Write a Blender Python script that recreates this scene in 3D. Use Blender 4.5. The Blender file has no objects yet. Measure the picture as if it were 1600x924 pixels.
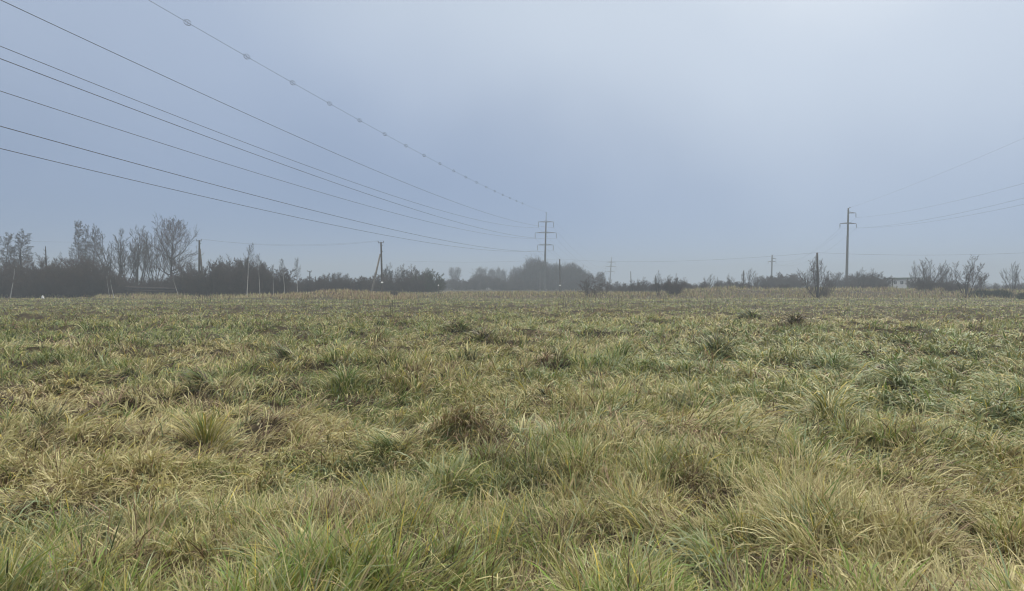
import bpy, math, random
import numpy as np
from mathutils import Vector, Matrix, noise as mnoise

R = math.radians
scene = bpy.context.scene
COL = scene.collection
RS = np.random.default_rng(7)

# ------------------------------------------------------------------ camera
EYE = 1.65
F = 1155.0                       # focal length in pixels of the 1600 px wide frame
PITCH = math.atan(14.0 / F)

def ray(px, py):
    xc, yc = (px - 800.0) / F, (462.0 - py) / F
    ca, sa = math.cos(PITCH), math.sin(PITCH)
    return Vector((xc, ca + yc * sa, -sa + yc * ca))

def at(px, py, Y):
    d = ray(px, py)
    return Vector((0, 0, EYE)) + d * (Y / d.y)

def gp(px, py, z=0.3):
    d = ray(px, py)
    return Vector((0, 0, EYE)) + d * ((z - EYE) / d.z)

cam = bpy.data.cameras.new('camera')
cam.sensor_width = 36.0
cam.lens = 36.0 * F / 1600.0
cam.clip_start = 0.05
cam.clip_end = 6000
camo = bpy.data.objects.new('camera', cam)
COL.objects.link(camo)
camo.location = (0, 0, EYE)
camo.rotation_euler = (R(90) - PITCH, 0, 0)
scene.camera = camo

# ------------------------------------------------------------------ materials
def mat(name, rough=0.8, spec=0.3):
    m = bpy.data.materials.new(name)
    m.use_nodes = True
    b = m.node_tree.nodes['Principled BSDF']
    b.inputs['Roughness'].default_value = rough
    b.inputs['Specular IOR Level'].default_value = spec
    return m, m.node_tree, b

def noisy(name, c1, c2, scale, rough=0.85, spec=0.2, stretch=None, bump=0.0, detail=6.0):
    m, nt, b = mat(name, rough, spec)
    tc = nt.nodes.new('ShaderNodeTexCoord')
    mp = nt.nodes.new('ShaderNodeMapping')
    if stretch: mp.inputs['Scale'].default_value = stretch
    n = nt.nodes.new('ShaderNodeTexNoise')
    n.inputs['Scale'].default_value = scale
    n.inputs['Detail'].default_value = detail
    r = nt.nodes.new('ShaderNodeValToRGB')
    r.color_ramp.elements[0].position = 0.3
    r.color_ramp.elements[1].position = 0.7
    r.color_ramp.elements[0].color = (*c1, 1)
    r.color_ramp.elements[1].color = (*c2, 1)
    nt.links.new(tc.outputs['Object'], mp.inputs['Vector'])
    nt.links.new(mp.outputs['Vector'], n.inputs['Vector'])
    nt.links.new(n.outputs['Fac'], r.inputs['Fac'])
    nt.links.new(r.outputs['Color'], b.inputs['Base Color'])
    if bump:
        bp = nt.nodes.new('ShaderNodeBump')
        bp.inputs['Strength'].default_value = bump
        nt.links.new(n.outputs['Fac'], bp.inputs['Height'])
        nt.links.new(bp.outputs['Normal'], b.inputs['Normal'])
    return m

def grass_mat():
    m, nt, b = mat('grass_blades', 0.48, 0.32)
    a = nt.nodes.new('ShaderNodeAttribute'); a.attribute_name = 'tint'
    tl = nt.nodes.new('ShaderNodeBsdfTranslucent')
    mx = nt.nodes.new('ShaderNodeMixShader'); mx.inputs[0].default_value = 0.20
    out = nt.nodes['Material Output']
    nt.links.new(a.outputs['Color'], b.inputs['Base Color'])
    nt.links.new(a.outputs['Color'], tl.inputs['Color'])
    nt.links.new(b.outputs[0], mx.inputs[1]); nt.links.new(tl.outputs[0], mx.inputs[2])
    nt.links.new(mx.outputs[0], out.inputs['Surface'])
    return m

M = {}
M['grass'] = grass_mat()
M['ground'] = noisy('ground_thatch', (0.022, 0.018, 0.011), (0.075, 0.058, 0.032), 1.7, 0.95, 0.1, bump=0.4)
M['bark'] = noisy('dark_bark', (0.030, 0.026, 0.024), (0.075, 0.064, 0.056), 3.0, stretch=(4, 4, 1))
M['twig'] = noisy('dark_twigs', (0.052, 0.039, 0.034), (0.100, 0.076, 0.064), 0.6)
M['twig_brown'] = noisy('brown_twigs', (0.052, 0.034, 0.026), (0.095, 0.066, 0.048), 0.6)
M['twig_grey'] = noisy('grey_twigs', (0.060, 0.058, 0.055), (0.11, 0.10, 0.092), 0.7)
M['twig_green'] = noisy('mossy_twigs', (0.045, 0.050, 0.030), (0.09, 0.10, 0.055), 0.7)
M['birch'] = noisy('pale_birch_bark', (0.30, 0.28, 0.26), (0.62, 0.60, 0.57), 2.2, stretch=(1, 1, 3))
M['evergreen'] = noisy('dark_foliage', (0.025, 0.035, 0.022), (0.05, 0.065, 0.035), 1.5)
M['concrete'] = noisy('weathered_concrete', (0.055, 0.054, 0.052), (0.11, 0.107, 0.10), 1.2, stretch=(3, 3, 0.5), bump=0.1)
M['steel'] = noisy('galvanised_steel', (0.06, 0.063, 0.067), (0.11, 0.114, 0.12), 4, rough=0.55)
M['porcelain'] = noisy('insulator_glaze', (0.07, 0.06, 0.055), (0.13, 0.12, 0.11), 6, rough=0.3, spec=0.5)
M['wood'] = noisy('old_pole_wood', (0.055, 0.05, 0.046), (0.13, 0.115, 0.10), 2.5, stretch=(6, 6, 0.6))
M['wood_pale'] = noisy('bleached_pole_wood', (0.15, 0.14, 0.13), (0.27, 0.255, 0.235), 2.5, stretch=(6, 6, 0.6))
M['wire'] = noisy('aluminium_conductor', (0.045, 0.047, 0.05), (0.08, 0.082, 0.085), 1.0, rough=0.6)
M['white'] = noisy('white_paint', (0.72, 0.72, 0.70), (0.84, 0.84, 0.82), 3)
M['plaster'] = noisy('pale_plaster', (0.62, 0.63, 0.63), (0.78, 0.79, 0.79), 0.6)
M['roof'] = noisy('green_metal_roof', (0.07, 0.12, 0.09), (0.13, 0.18, 0.14), 1.0)
M['glass'] = noisy('dark_window_glass', (0.03, 0.035, 0.04), (0.06, 0.065, 0.075), 1.0, rough=0.1, spec=0.5)
M['plastic'] = noisy('white_plastic_film', (0.85, 0.85, 0.84), (0.92, 0.92, 0.91), 5, rough=0.4)
M['rail'] = noisy('dark_rusty_rail', (0.035, 0.032, 0.034), (0.075, 0.062, 0.058), 2.0)

# ------------------------------------------------------------------ tagging helpers
def tag(o, label=None, cat=None, group=None, kind=None):
    if label: o['label'] = label
    if cat: o['category'] = cat
    if group: o['group'] = group
    if kind: o['kind'] = kind
    return o

def empty(name, loc=(0, 0, 0), rz=0.0):
    o = bpy.data.objects.new(name, None)
    o.empty_display_size = 0.3
    o.location = loc
    o.rotation_euler = (0, 0, rz)
    COL.objects.link(o)
    return o

def raw_mesh(name, V, Q, color=None, tris=False):
    """V (n,3), Q (m,4) or (m,3) arrays -> mesh datablock."""
    k = Q.shape[1]
    me = bpy.data.meshes.new(name)
    me.vertices.add(len(V))
    me.vertices.foreach_set('co', np.ascontiguousarray(V, np.float32).ravel())
    me.loops.add(Q.size)
    me.loops.foreach_set('vertex_index', np.ascontiguousarray(Q, np.int32).ravel())
    me.polygons.add(len(Q))
    me.polygons.foreach_set('loop_start', np.arange(0, Q.size, k, dtype=np.int32))
    if color is not None:
        at_ = me.attributes.new('tint', 'FLOAT_COLOR', 'POINT')
        c = np.ones((len(V), 4), np.float32); c[:, :3] = color
        at_.data.foreach_set('color', c.ravel())
    me.update(calc_edges=True)
    return me

def link(name, me, m, parent=None, flat=False):
    if m is not None and not me.materials: me.materials.append(m)
    if flat:
        me.polygons.foreach_set('use_smooth', np.zeros(len(me.polygons), bool))
    o = bpy.data.objects.new(name, me)
    COL.objects.link(o)
    if parent: o.parent = parent
    return o

def dup(root):
    c = root.copy(); COL.objects.link(c)
    for ch in root.children:
        d = ch.copy(); COL.objects.link(d); d.parent = c
        for g in ch.children:
            e = g.copy(); COL.objects.link(e); e.parent = d
    return c

class Tubes:
    """Collects tapered polylines and builds them as one mesh."""
    def __init__(s): s.g = {}
    def add(s, pts, rad, sides=5):
        s.g.setdefault((len(pts), sides), []).append((pts, rad))
    def mesh(s, name):
        Vs, Qs, off = [], [], 0
        for (n, k), items in s.g.items():
            P = np.array([[tuple(p) for p in it[0]] for it in items], float)
            Rr = np.array([it[1] for it in items], float)
            T = np.gradient(P, axis=1)
            T /= np.linalg.norm(T, axis=2, keepdims=True) + 1e-9
            T0 = P[:, -1] - P[:, 0]
            T0 /= np.linalg.norm(T0, axis=1, keepdims=True) + 1e-9
            ref = np.where(np.abs(T0[:, 2:3]) < 0.8, np.array([[0, 0, 1.0]]), np.array([[1.0, 0, 0]]))
            U = np.cross(T, ref[:, None, :]); U /= np.linalg.norm(U, axis=2, keepdims=True) + 1e-9
            W = np.cross(T, U)
            an = np.arange(k) * 2 * math.pi / k
            ring = (U[:, :, None, :] * np.cos(an)[None, None, :, None] + W[:, :, None, :] * np.sin(an)[None, None, :, None])
            V = P[:, :, None, :] + ring * Rr[:, :, None, None]
            N = len(items)
            idx = off + np.arange(N * n * k).reshape(N, n, k)
            a, b = idx[:, :-1, :], idx[:, 1:, :]
            Q = np.stack([a, np.roll(a, -1, 2), np.roll(b, -1, 2), b], -1).reshape(-1, 4)
            Vs.append(V.reshape(-1, 3)); Qs.append(Q); off += N * n * k
            # end caps (fold the last ring as quads)
            if k == 4: Qs.append(idx[:, -1, :].reshape(-1, 4))
            if k == 8:
                e = idx[:, -1, :]
                Qs.append(np.concatenate([e[:, [0, 1, 2, 3]], e[:, [0, 3, 4, 7]], e[:, [4, 5, 6, 7]]]))
        return raw_mesh(name, np.concatenate(Vs), np.concatenate(Qs))
    def empty(s): return not s.g

def box_mesh(name, boxes, bev=0.0):
    import bmesh
    bm = bmesh.new()
    for (cx, cy, cz, sx, sy, sz, *rot) in boxes:
        mtx = Matrix.Translation((cx, cy, cz))
        if rot: mtx = mtx @ Matrix.Rotation(rot[0], 4, rot[1])
        mtx = mtx @ Matrix.Diagonal((sx, sy, sz, 1))
        bmesh.ops.create_cube(bm, size=1.0, matrix=mtx)
    if bev: bmesh.ops.bevel(bm, geom=bm.edges[:], offset=bev, segments=1, affect='EDGES')
    me = bpy.data.meshes.new(name)
    bm.to_mesh(me); bm.free()
    for p in me.polygons: p.use_smooth = False
    return me

# ------------------------------------------------------------------ noise in numpy
def _h(ix, iy, s):
    v = np.sin(ix * 127.1 + iy * 311.7 + s * 74.7) * 43758.5453
    return v - np.floor(v)

def vnoise(x, y, s=0):
    ix, iy = np.floor(x), np.floor(y)
    fx, fy = x - ix, y - iy
    ux, uy = fx * fx * (3 - 2 * fx), fy * fy * (3 - 2 * fy)
    a, b = _h(ix, iy, s), _h(ix + 1, iy, s)
    c, d = _h(ix, iy + 1, s), _h(ix + 1, iy + 1, s)
    return (a * (1 - ux) + b * ux) * (1 - uy) + (c * (1 - ux) + d * ux) * uy

def fbm(x, y, s=0, o=3):
    t, a, n = 0, 0.5, 0
    for i in range(o):
        t = t + a * vnoise(x * 2 ** i + 17.3 * i, y * 2 ** i - 9.1 * i, s + i); n += a; a *= 0.5
    return t / n

def sstep(x, a, b):
    t = np.clip((x - a) / (b - a), 0, 1)
    return t * t * (3 - 2 * t)

def worley(x, y, cell, s=0):
    """nearest jittered cell centre: returns cx, cy, id-hash functions' integer coords."""
    gx, gy = np.floor(x / cell), np.floor(y / cell)
    best = np.full(x.shape, 1e9); bx = np.zeros_like(x); by = np.zeros_like(x); bi = np.zeros_like(x); bj = np.zeros_like(x)
    for dx in (-1, 0, 1):
        for dy in (-1, 0, 1):
            i, j = gx + dx, gy + dy
            cx = (i + 0.15 + 0.7 * _h(i, j, s)) * cell; cy = (j + 0.15 + 0.7 * _h(i, j, s + 5)) * cell
            d = (x - cx) ** 2 + (y - cy) ** 2
            m = d < best
            best = np.where(m, d, best); bx = np.where(m, cx, bx); by = np.where(m, cy, by)
            bi = np.where(m, i, bi); bj = np.where(m, j, bj)
    return bx, by, bi, bj, np.sqrt(best)

def ground_h(x, y):
    x = np.asarray(x, float); y = np.asarray(y, float)
    d = np.hypot(x, y)
    near = 1 - sstep(d, 40, 90)
    h = (fbm(x / 1.5, y / 1.5, 3, 2) - 0.5) * 0.36 * near + (fbm(x / 0.48, y / 0.48, 9, 2) - 0.5) * 0.30 * near
    h = h + (fbm(x / 0.85, y / 0.75, 13, 2) - 0.5) * 0.44 * sstep(d, 4.5, 9) * near
    h = h + (fbm(x / 9, y / 9, 21, 2) - 0.5) * 0.30 * sstep(d, 5, 14) * (1 - sstep(d, 300, 500))
    ratio = x / np.maximum(y, 1.0)
    # raised grassy bank beyond the right half of the field
    h = h + 1.15 * sstep(ratio, 0.17, 0.29) * sstep(y, 104, 126) * (1 - 0.35 * sstep(ratio, 0.58, 0.66))
    # low rise of dry weeds in the middle
    h = h + 0.45 * sstep(ratio, -0.35, -0.2) * (1 - sstep(ratio, 0.17, 0.29)) * sstep(y, 100, 116)
    # tan mound
    mx, my = -24.5, 101.0
    h = h + 1.0 * np.exp(-((x - mx) / 6.0) ** 2 - ((y - my) / 5.0) ** 2)
    # left edge
    h = h + 0.5 * (1 - sstep(ratio, -0.42, -0.3)) * sstep(y, 104, 120)
    return h * (y > -20) + 0.0

def gh(x, y): return float(ground_h(np.array([x]), np.array([y]))[0])

# ------------------------------------------------------------------ ground
rr = np.concatenate([[0.0], np.geomspace(0.5, 60, 190), np.geomspace(61, 985, 90)])
az = np.concatenate([np.linspace(-60, 60, 300), np.linspace(63, 297, 60)])
A, RR = np.meshgrid(np.radians(az), rr)
X, Y = np.sin(A) * RR, np.cos(A) * RR
V = np.stack([X, Y, ground_h(X, Y)], -1).reshape(-1, 3)
n, k = A.shape
idx = np.arange(n * k).reshape(n, k)
a, b = idx[:-1], idx[1:]
Q = np.stack([a, b, np.roll(b, -1, 1), np.roll(a, -1, 1)], -1).reshape(-1, 4)
g = link('ground', raw_mesh('ground', V, Q[:, ::-1]), M['ground'])
tag(g, 'uneven brown thatchy ground under the meadow grass', 'ground', kind='structure')

# ------------------------------------------------------------------ grass blades
PAL = dict(
    straw=(0.455, 0.415, 0.215), tan=(0.31, 0.255, 0.118), brown=(0.135, 0.088, 0.050), olive=(0.22, 0.225, 0.062),
    green=(0.105, 0.165, 0.038), blue=(0.20, 0.25, 0.14), yellow=(0.44, 0.36, 0.075), dark=(0.050, 0.060, 0.026),
    fresh=(0.165, 0.26, 0.045), pink=(0.36, 0.25, 0.17))
NAMES = list(PAL); PARR = np.array([PAL[q] for q in NAMES]) * np.array([[1.12 if q not in ('brown', 'dark') else 1.0] for q in NAMES])

def pal_pick(W, rng):
    """W (N, palette) weights -> colour (N,3)"""
    c = np.cumsum(W, 1); c /= c[:, -1:]
    i = (rng.random(len(W))[:, None] > c).sum(1)
    return PARR[i], i

def build_blades(x, y, z, L, w, phi, th0, kap, twist, curl, col, tip, seg, kink=None, kpos=None):
    N = len(x)
    t = np.linspace(0, 1, seg + 1)
    th = th0[:, None] + kap[:, None] * (t[None, :] ** 1.5)
    if kink is not None: th = th + kink[:, None] / (1 + np.exp(-(t[None, :] - kpos[:, None]) / 0.07))
    ph = phi[:, None] + curl[:, None] * t[None, :]
    ds = (L / seg)[:, None]
    mid = 0.5 * (th[:, 1:] + th[:, :-1]); phm = 0.5 * (ph[:, 1:] + ph[:, :-1])
    hx = np.concatenate([np.zeros((N, 1)), np.cumsum(np.sin(mid) * np.cos(phm) * ds, 1)], 1)
    hy = np.concatenate([np.zeros((N, 1)), np.cumsum(np.sin(mid) * np.sin(phm) * ds, 1)], 1)
    hz = np.concatenate([np.zeros((N, 1)), np.cumsum(np.cos(mid) * ds, 1)], 1)
    px, py, pz = x[:, None] + hx, y[:, None] + hy, z[:, None] + hz
    pz = np.maximum(pz, (z - 0.02)[:, None] + 0.04 * t[None, :])
    prof = np.interp(t, [0, 0.25, 0.6, 0.85, 1.0], [0.75, 1.0, 0.85, 0.45, 0.06])
    hw = 0.5 * w[:, None] * prof[None, :]
    tw = twist[:, None] * (0.4 + 0.6 * t[None, :])
    sx, sy = -np.sin(ph), np.cos(ph)
    nx, ny, nz = np.cos(th) * np.cos(ph), np.cos(th) * np.sin(ph), -np.sin(th)
    dx = sx * np.cos(tw) + nx * np.sin(tw); dy = sy * np.cos(tw) + ny * np.sin(tw); dz = nz * np.sin(tw)
    Lf = np.stack([px - dx * hw, py - dy * hw, pz - dz * hw], -1)
    Rt = np.stack([px + dx * hw, py + dy * hw, pz + dz * hw], -1)
    V = np.stack([Lf, Rt], 2).reshape(-1, 3)
    idx = np.arange(N * (seg + 1) * 2).reshape(N, seg + 1, 2)
    Q = np.stack([idx[:, :-1, 0], idx[:, :-1, 1], idx[:, 1:, 1], idx[:, 1:, 0]], -1).reshape(-1, 4)
    f = (t ** 2)[None, :, None]
    C = col[:, None, :] * (1 - f) + tip[:, None, :] * f
    C = np.repeat(C[:, :, None, :], 2, 2).reshape(-1, 3)
    return V, Q, C

# patches of the meadow, laid out on the ground: (x, y, rx, ry, kind, strength)
def patch(px, py, rx, ry, kind, s=1.0):
    p = gp(px, py); return (p.x, p.y, rx, ry, kind, s)
PATCH = [
    patch(560, 870, .36, .30, 'lush', .75), patch(470, 905, .4, .3, 'lush', .9), patch(40, 890, .5, .3, 'lush', .5), patch(760, 800, .5, .5, 'lush', .6),
    patch(1235, 900, .4, .3, 'lush', .5), patch(980, 860, .45, .4, 'lush', .45),
    patch(620, 700, .75, .6, 'bluegreen', 1.3), patch(1090, 830, .35, .35, 'bluegreen', 1.2), patch(700, 640, .8, .9, 'bluegreen', .8),
    patch(80, 790, .6, .5, 'bluegreen', .7), patch(880, 655, .9, .8, 'bluegreen', .7),
    patch(250, 660, 2.6, 1.4, 'straw', 1.2), patch(90, 600, 2.4, 1.6, 'straw', 1.2), patch(180, 730, 1.2, .7, 'straw', 1.3), patch(420, 640, 1.6, 1.2, 'straw', .8),
    patch(1350, 760, 1.8, 1.0, 'straw', .9), patch(1500, 850, 1.2, .7, 'straw', 1.2), patch(1560, 720, 1.0, .8, 'straw', 1.0), patch(1000, 640, 1.5, .8, 'straw', .8), patch(1250, 820, .9, .6, 'straw', .6),
    patch(300, 540, 2.0, 1.5, 'straw', 1.0), patch(820, 590, 2.5, 1.5, 'straw', .5), patch(1200, 640, 2.2, 1.2, 'straw', .5),
    patch(1460, 570, 5.0, 5.0, 'coarse', 1.8), patch(1540, 620, 2.4, 1.5, 'coarse', 2.0), patch(1350, 530, 5.0, 5.0, 'coarse', 1.2), patch(1590, 540, 6, 6, 'coarse', 1.5), patch(1560, 650, 1.0, .8, 'coarse', 1.6),
    patch(60, 550, 2.6, .9, 'darkgreen', 1.6), patch(400, 572, 1.7, .7, 'darkgreen', 1.7), patch(180, 515, 8, 3.0, 'darkgreen', .9), patch(350, 510, 3, 1.5, 'darkgreen', .7), patch(1100, 510, 3, 1.5, 'darkgreen', .9),
    patch(550, 605, .8, .7, 'darkgreen', 1.1), patch(970, 560, 1.3, 1.2, 'darkgreen', .9), patch(1000, 525, 3, 1.2, 'darkgreen', .6),
    patch(1180, 492, 7, 4, 'straw', 1.3), patch(740, 535, 3, 2, 'straw', .5),
    patch(240, 592, .7, .6, 'brownmat', 1.0), patch(130, 665, .6, .35, 'brownmat', 1.1), patch(450, 620, .5, .4, 'brownmat', .7),
]

def fields(x, y):
    d = np.hypot(x, y)
    k = {q: np.zeros_like(x) for q in ('lush', 'bluegreen', 'straw', 'coarse', 'darkgreen', 'brownmat')}
    wob = (fbm(x / 0.8, y / 0.8, 51, 2) - 0.5) * 0.9
    for (cx, cy, rx, ry, kind, s) in PATCH:
        q = ((x - cx) / rx) ** 2 + ((y - cy) / ry) ** 2
        k[kind] = np.maximum(k[kind], s * np.exp(-q * 1.1) * np.clip(1 + wob, 0.3, 1.6))
    return k

def meadow(n, d0, d1, seg, az_half, rng, power=1.0, cell=0.52):
    a = (rng.random(n) * 2 - 1) * R(az_half)
    u = rng.random(n)
    if power == 1.0: d = d0 * (d1 / d0) ** u                     # density ~ 1/d^2
    else: d = np.sqrt(d0 ** 2 + (d1 ** 2 - d0 ** 2) * u)          # even density
    x, y = np.sin(a) * d, np.cos(a) * d
    return x, y

def make_grass(x, y, seg, rng, cell):
    d = np.hypot(x, y)
    cx, cy, ci, cj, cd = worley(x, y, cell, 2)
    # pull the roots towards their tussock
    pull = 0.35 * rng.random(len(x)) ** 0.7
    x = x + (cx - x) * pull; y = y + (cy - y) * pull
    cd = cd * (1 - pull)
    N = len(x)
    h1, h2, h3 = _h(ci, cj, 31), _h(ci, cj, 32), _h(ci, cj, 33)
    k = fields(x, y)
    big = fbm(x / 7.0, y / 7.0, 41, 3); med = fbm(x / 1.1, y / 1.1, 44, 2); fine = fbm(x / 0.45, y / 0.45, 47, 2)
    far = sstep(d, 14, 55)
    edge = sstep(y, 92, 108)
    W = np.zeros((N, len(NAMES)))
    def add(nm, v): W[:, NAMES.index(nm)] += v
    g = sstep(big * 0.36 + med * 0.26 + h1 * 0.46, 0.29, 0.66)     # greenness 0..1
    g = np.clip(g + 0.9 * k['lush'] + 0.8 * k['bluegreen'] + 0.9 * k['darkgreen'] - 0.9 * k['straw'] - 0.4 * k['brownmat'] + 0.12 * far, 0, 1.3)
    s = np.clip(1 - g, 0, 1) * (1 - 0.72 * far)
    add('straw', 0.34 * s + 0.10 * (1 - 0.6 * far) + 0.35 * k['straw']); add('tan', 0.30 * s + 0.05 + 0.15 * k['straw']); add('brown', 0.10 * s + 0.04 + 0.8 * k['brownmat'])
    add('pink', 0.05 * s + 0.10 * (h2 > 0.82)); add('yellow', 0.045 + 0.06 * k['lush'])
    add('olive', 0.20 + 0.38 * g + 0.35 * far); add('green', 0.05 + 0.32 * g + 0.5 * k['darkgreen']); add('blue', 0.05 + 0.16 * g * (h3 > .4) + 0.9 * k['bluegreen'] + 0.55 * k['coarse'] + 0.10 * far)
    add('dark', 0.03 * g + 0.35 * k['darkgreen'] + 0.8 * (h2 < 0.09)); add('brown', 0.9 * ((h2 > 0.09) & (h2 < 0.19))); add('pink', 0.5 * ((h2 > 0.13) & (h2 < 0.22))); add('fresh', 0.03 * g + 0.60 * k['lush'])
    nearz = (1 - sstep(d, 2.8, 5.0)) * (0.4 + 0.9 * med); add('fresh', 0.28 * nearz); add('olive', 0.25 * nearz); add('yellow', 0.05 * nearz)
    add('tan', 1.2 * edge); add('brown', 0.5 * edge); add('pink', 0.5 * edge)
    col, ci_ = pal_pick(W, rng)
    v = 0.78 + 0.44 * rng.random(N)
    col = col * (v * (0.88 + 0.24 * h2))[:, None]
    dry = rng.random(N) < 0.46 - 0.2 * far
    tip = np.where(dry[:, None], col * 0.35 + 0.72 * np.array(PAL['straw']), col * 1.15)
    # hollows among the tussocks: shorter blades, their shade painted in as darker brown
    hol = sstep(fbm(x / 0.75, y / 0.55, 95, 2), 0.60, 0.70) * (1 - 0.6 * np.clip(k['lush'], 0, 1)) * (1 - sstep(d, 60, 90))
    hb = rng.random(N) < 0.50 * hol
    col = np.where(hb[:, None], np.array(PAL['brown'])[None, :] * (0.5 + 0.6 * rng.random(N))[:, None], col)
    tip = np.where(hb[:, None], col, tip)
    # shape
    flow = (fbm(x / 1.6, y / 1.6, 61, 2) * 2 - 1) * 3.6 + 0.4 * np.sin(x * 0.4)
    flow = np.where(k['coarse'] > 0.5, R(205) + (med - .5) * 1.6, flow)
    rad = np.arctan2(y - cy, x - cx)
    mat_ = sstep(fbm(x / 0.9, y / 0.9, 71, 2) + 0.25 * k['straw'] + 0.3 * k['brownmat'] - 0.6 * k['lush'], 0.46, 0.70)
    m = np.clip(mat_, 0, 1)
    rnd = rng.normal(0, 1, N)
    vx = np.cos(rad) * (0.25 + 1.2 * cd) + np.cos(flow) * (0.3 + 1.0 * m) + 0.95 * rng.normal(0, 1, N)
    vy = np.sin(rad) * (0.25 + 1.2 * cd) + np.sin(flow) * (0.3 + 1.0 * m) + 0.95 * rng.normal(0, 1, N)
    phi = np.arctan2(vy, vx)
    L = (0.15 + 0.24 * rng.random(N)) * (0.74 + 0.52 * h3) * (1 + 0.30 * k['lush'] + 0.35 * np.minimum(k['coarse'], 1))
    L *= (1 - 0.1 * far) * (1 - 0.55 * hol)
    th0 = 0.12 + 0.34 * np.abs(rnd) * 0.7 + 0.75 * m * rng.random(N) + 0.25 * np.clip(cd / 0.3, 0, 1) - 0.10 * k['lush']
    kap = 0.3 + 1.7 * rng.random(N) ** 1.2 + 0.35 * m
    kap *= 1 - 0.35 * np.clip(k['lush'], 0, 1)
    kap = np.where(k['coarse'] > 0.5, 0.9 + 1.1 * rng.random(N), kap)
    nz_ = 1 - sstep(d, 2.8, 5.5); L *= 1 + 0.30 * nz_
    stalk = rng.random(N) < 0.03
    kap = np.where(stalk, kap * 0.25, kap); th0 = np.where(stalk, th0 * 0.6, th0)
    kink = np.where(rng.random(N) < 0.30, 0.5 + 1.5 * rng.random(N), 0.0); kpos = 0.35 + 0.5 * rng.random(N)
    w = (0.0036 + 0.0060 * rng.random(N) ** 1.7) * (1 + 0.35 * np.minimum(k['coarse'], 1) + 0.35 * k['lush'] + 0.3 * k['bluegreen'])
    w *= np.maximum(1, d / 5.0) ** 0.78
    w *= 1 + 0.30 * nz_
    w = np.where(stalk, w * 0.6, w)
    z = ground_h(x, y) - 0.02
    tw = rng.normal(0, 0.55, N); curl = rng.normal(0, 0.6, N)
    return build_blades(x, y, z, L, w, phi, th0, kap, tw, curl, col, tip, seg, kink, kpos)

parts = []
def band(n, d0, d1, seg, az_half, cell, seed, even=False):
    rng = np.random.default_rng(seed)
    x, y = meadow(n, d0, d1, seg, az_half, rng, 0.0 if even else 1.0)
    parts.append(make_grass(x, y, seg, rng, cell))
DENS = 1.0
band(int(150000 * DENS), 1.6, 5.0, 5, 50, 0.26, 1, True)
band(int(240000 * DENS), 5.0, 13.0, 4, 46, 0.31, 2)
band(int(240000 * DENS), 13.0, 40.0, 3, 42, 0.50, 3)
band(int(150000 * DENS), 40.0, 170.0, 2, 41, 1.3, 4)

# taller dry weeds along the far edge and upright dark stalks standing in the field
def weeds(n, sampler, L0, L1, wpx, pal, seed, th=0.12, kp=0.5):
    rng = np.random.default_rng(seed)
    x, y = sampler(n, rng)
    N = len(x); d = np.hypot(x, y)
    W = np.zeros((N, len(NAMES)))
    for nm, v in pal.items(): W[:, NAMES.index(nm)] = v
    col, _ = pal_pick(W, rng); col = col * (0.7 + 0.5 * rng.random(N))[:, None]
    L = (L0 + (L1 - L0) * rng.random(N)) * (0.55 + 0.9 * fbm(x / 4, y / 4, 81, 2))
    return build_blades(x, y, ground_h(x, y) - 0.03, L, wpx * d / 739.0 * (0.6 + 0.8 * rng.random(N)), rng.random(N) * 6.283,
                        np.abs(rng.normal(0, th, N)), kp * rng.random(N), rng.normal(0, .5, N), rng.normal(0, .3, N), col, col * 1.1, 2)
def strip(px0, px1, y0, y1):
    def f(n, rng):
        yy = y0 + (y1 - y0) * rng.random(n); xx = ((px0 + (px1 - px0) * rng.random(n)) - 800) / F * yy
        kx = fbm(xx / 3, yy / 2, 91, 2) > 0.36 + 0.2 * rng.random(n)
        return xx[kx], yy[kx]
    return f
wp = []
TANP = dict(straw=.3, tan=.9, pink=.6, brown=.35, olive=.15)
DULL = dict(straw=.25, tan=.6, pink=.3, brown=.6, olive=.5, blue=.1)
wp.append(weeds(9000, strip(435, 650, 93, 108), .3, .7, .55, TANP, 11, .32, .9))
wp.append(weeds(10000, strip(590, 1090, 102, 124), .2, .75, .42, DULL, 12, .32, .9))
wp.append(weeds(16000, strip(1060, 1640, 102, 134), .2, .8, .42, DULL, 13, .32, .9))
PALE = dict(straw=.9, tan=.5, pink=.3, brown=.2, olive=.25)
wp.append(weeds(3500, strip(150, 470, 99, 108), .3, .8, .55, PALE, 18, .32, .9))
wp.append(weeds(5000, strip(-40, 470, 101, 116), .25, .7, .42, DULL, 14, .32, .9))
STK = dict(brown=.5, dark=.6, olive=.3)
wp.append(weeds(420, strip(300, 720, 38, 85), .6, 1.0, .28, STK, 15, .08, .25))
wp.append(weeds(420, strip(840, 1120, 38, 85), .6, 1.0, .28, STK, 16, .08, .25))
wp.append(weeds(250, strip(100, 1500, 38, 90), .5, .9, .28, STK, 17, .08, .25))

def join_arrays(ps):
    off, VV, QQ, CC = 0, [], [], []
    for V_, Q_, C_ in ps:
        VV.append(V_); QQ.append(Q_ + off); CC.append(C_); off += len(V_)
    return np.concatenate(VV), np.concatenate(QQ), np.concatenate(CC)
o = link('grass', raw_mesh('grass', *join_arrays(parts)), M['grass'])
tag(o, 'matted straw and green autumn grass covering the whole field', 'grass', kind='stuff')
o = link('weeds', raw_mesh('weeds', *join_arrays(wp)), M['grass'])
tag(o, 'dry upright weeds and stalks towards the far edge of the field', 'weeds', kind='stuff')

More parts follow.
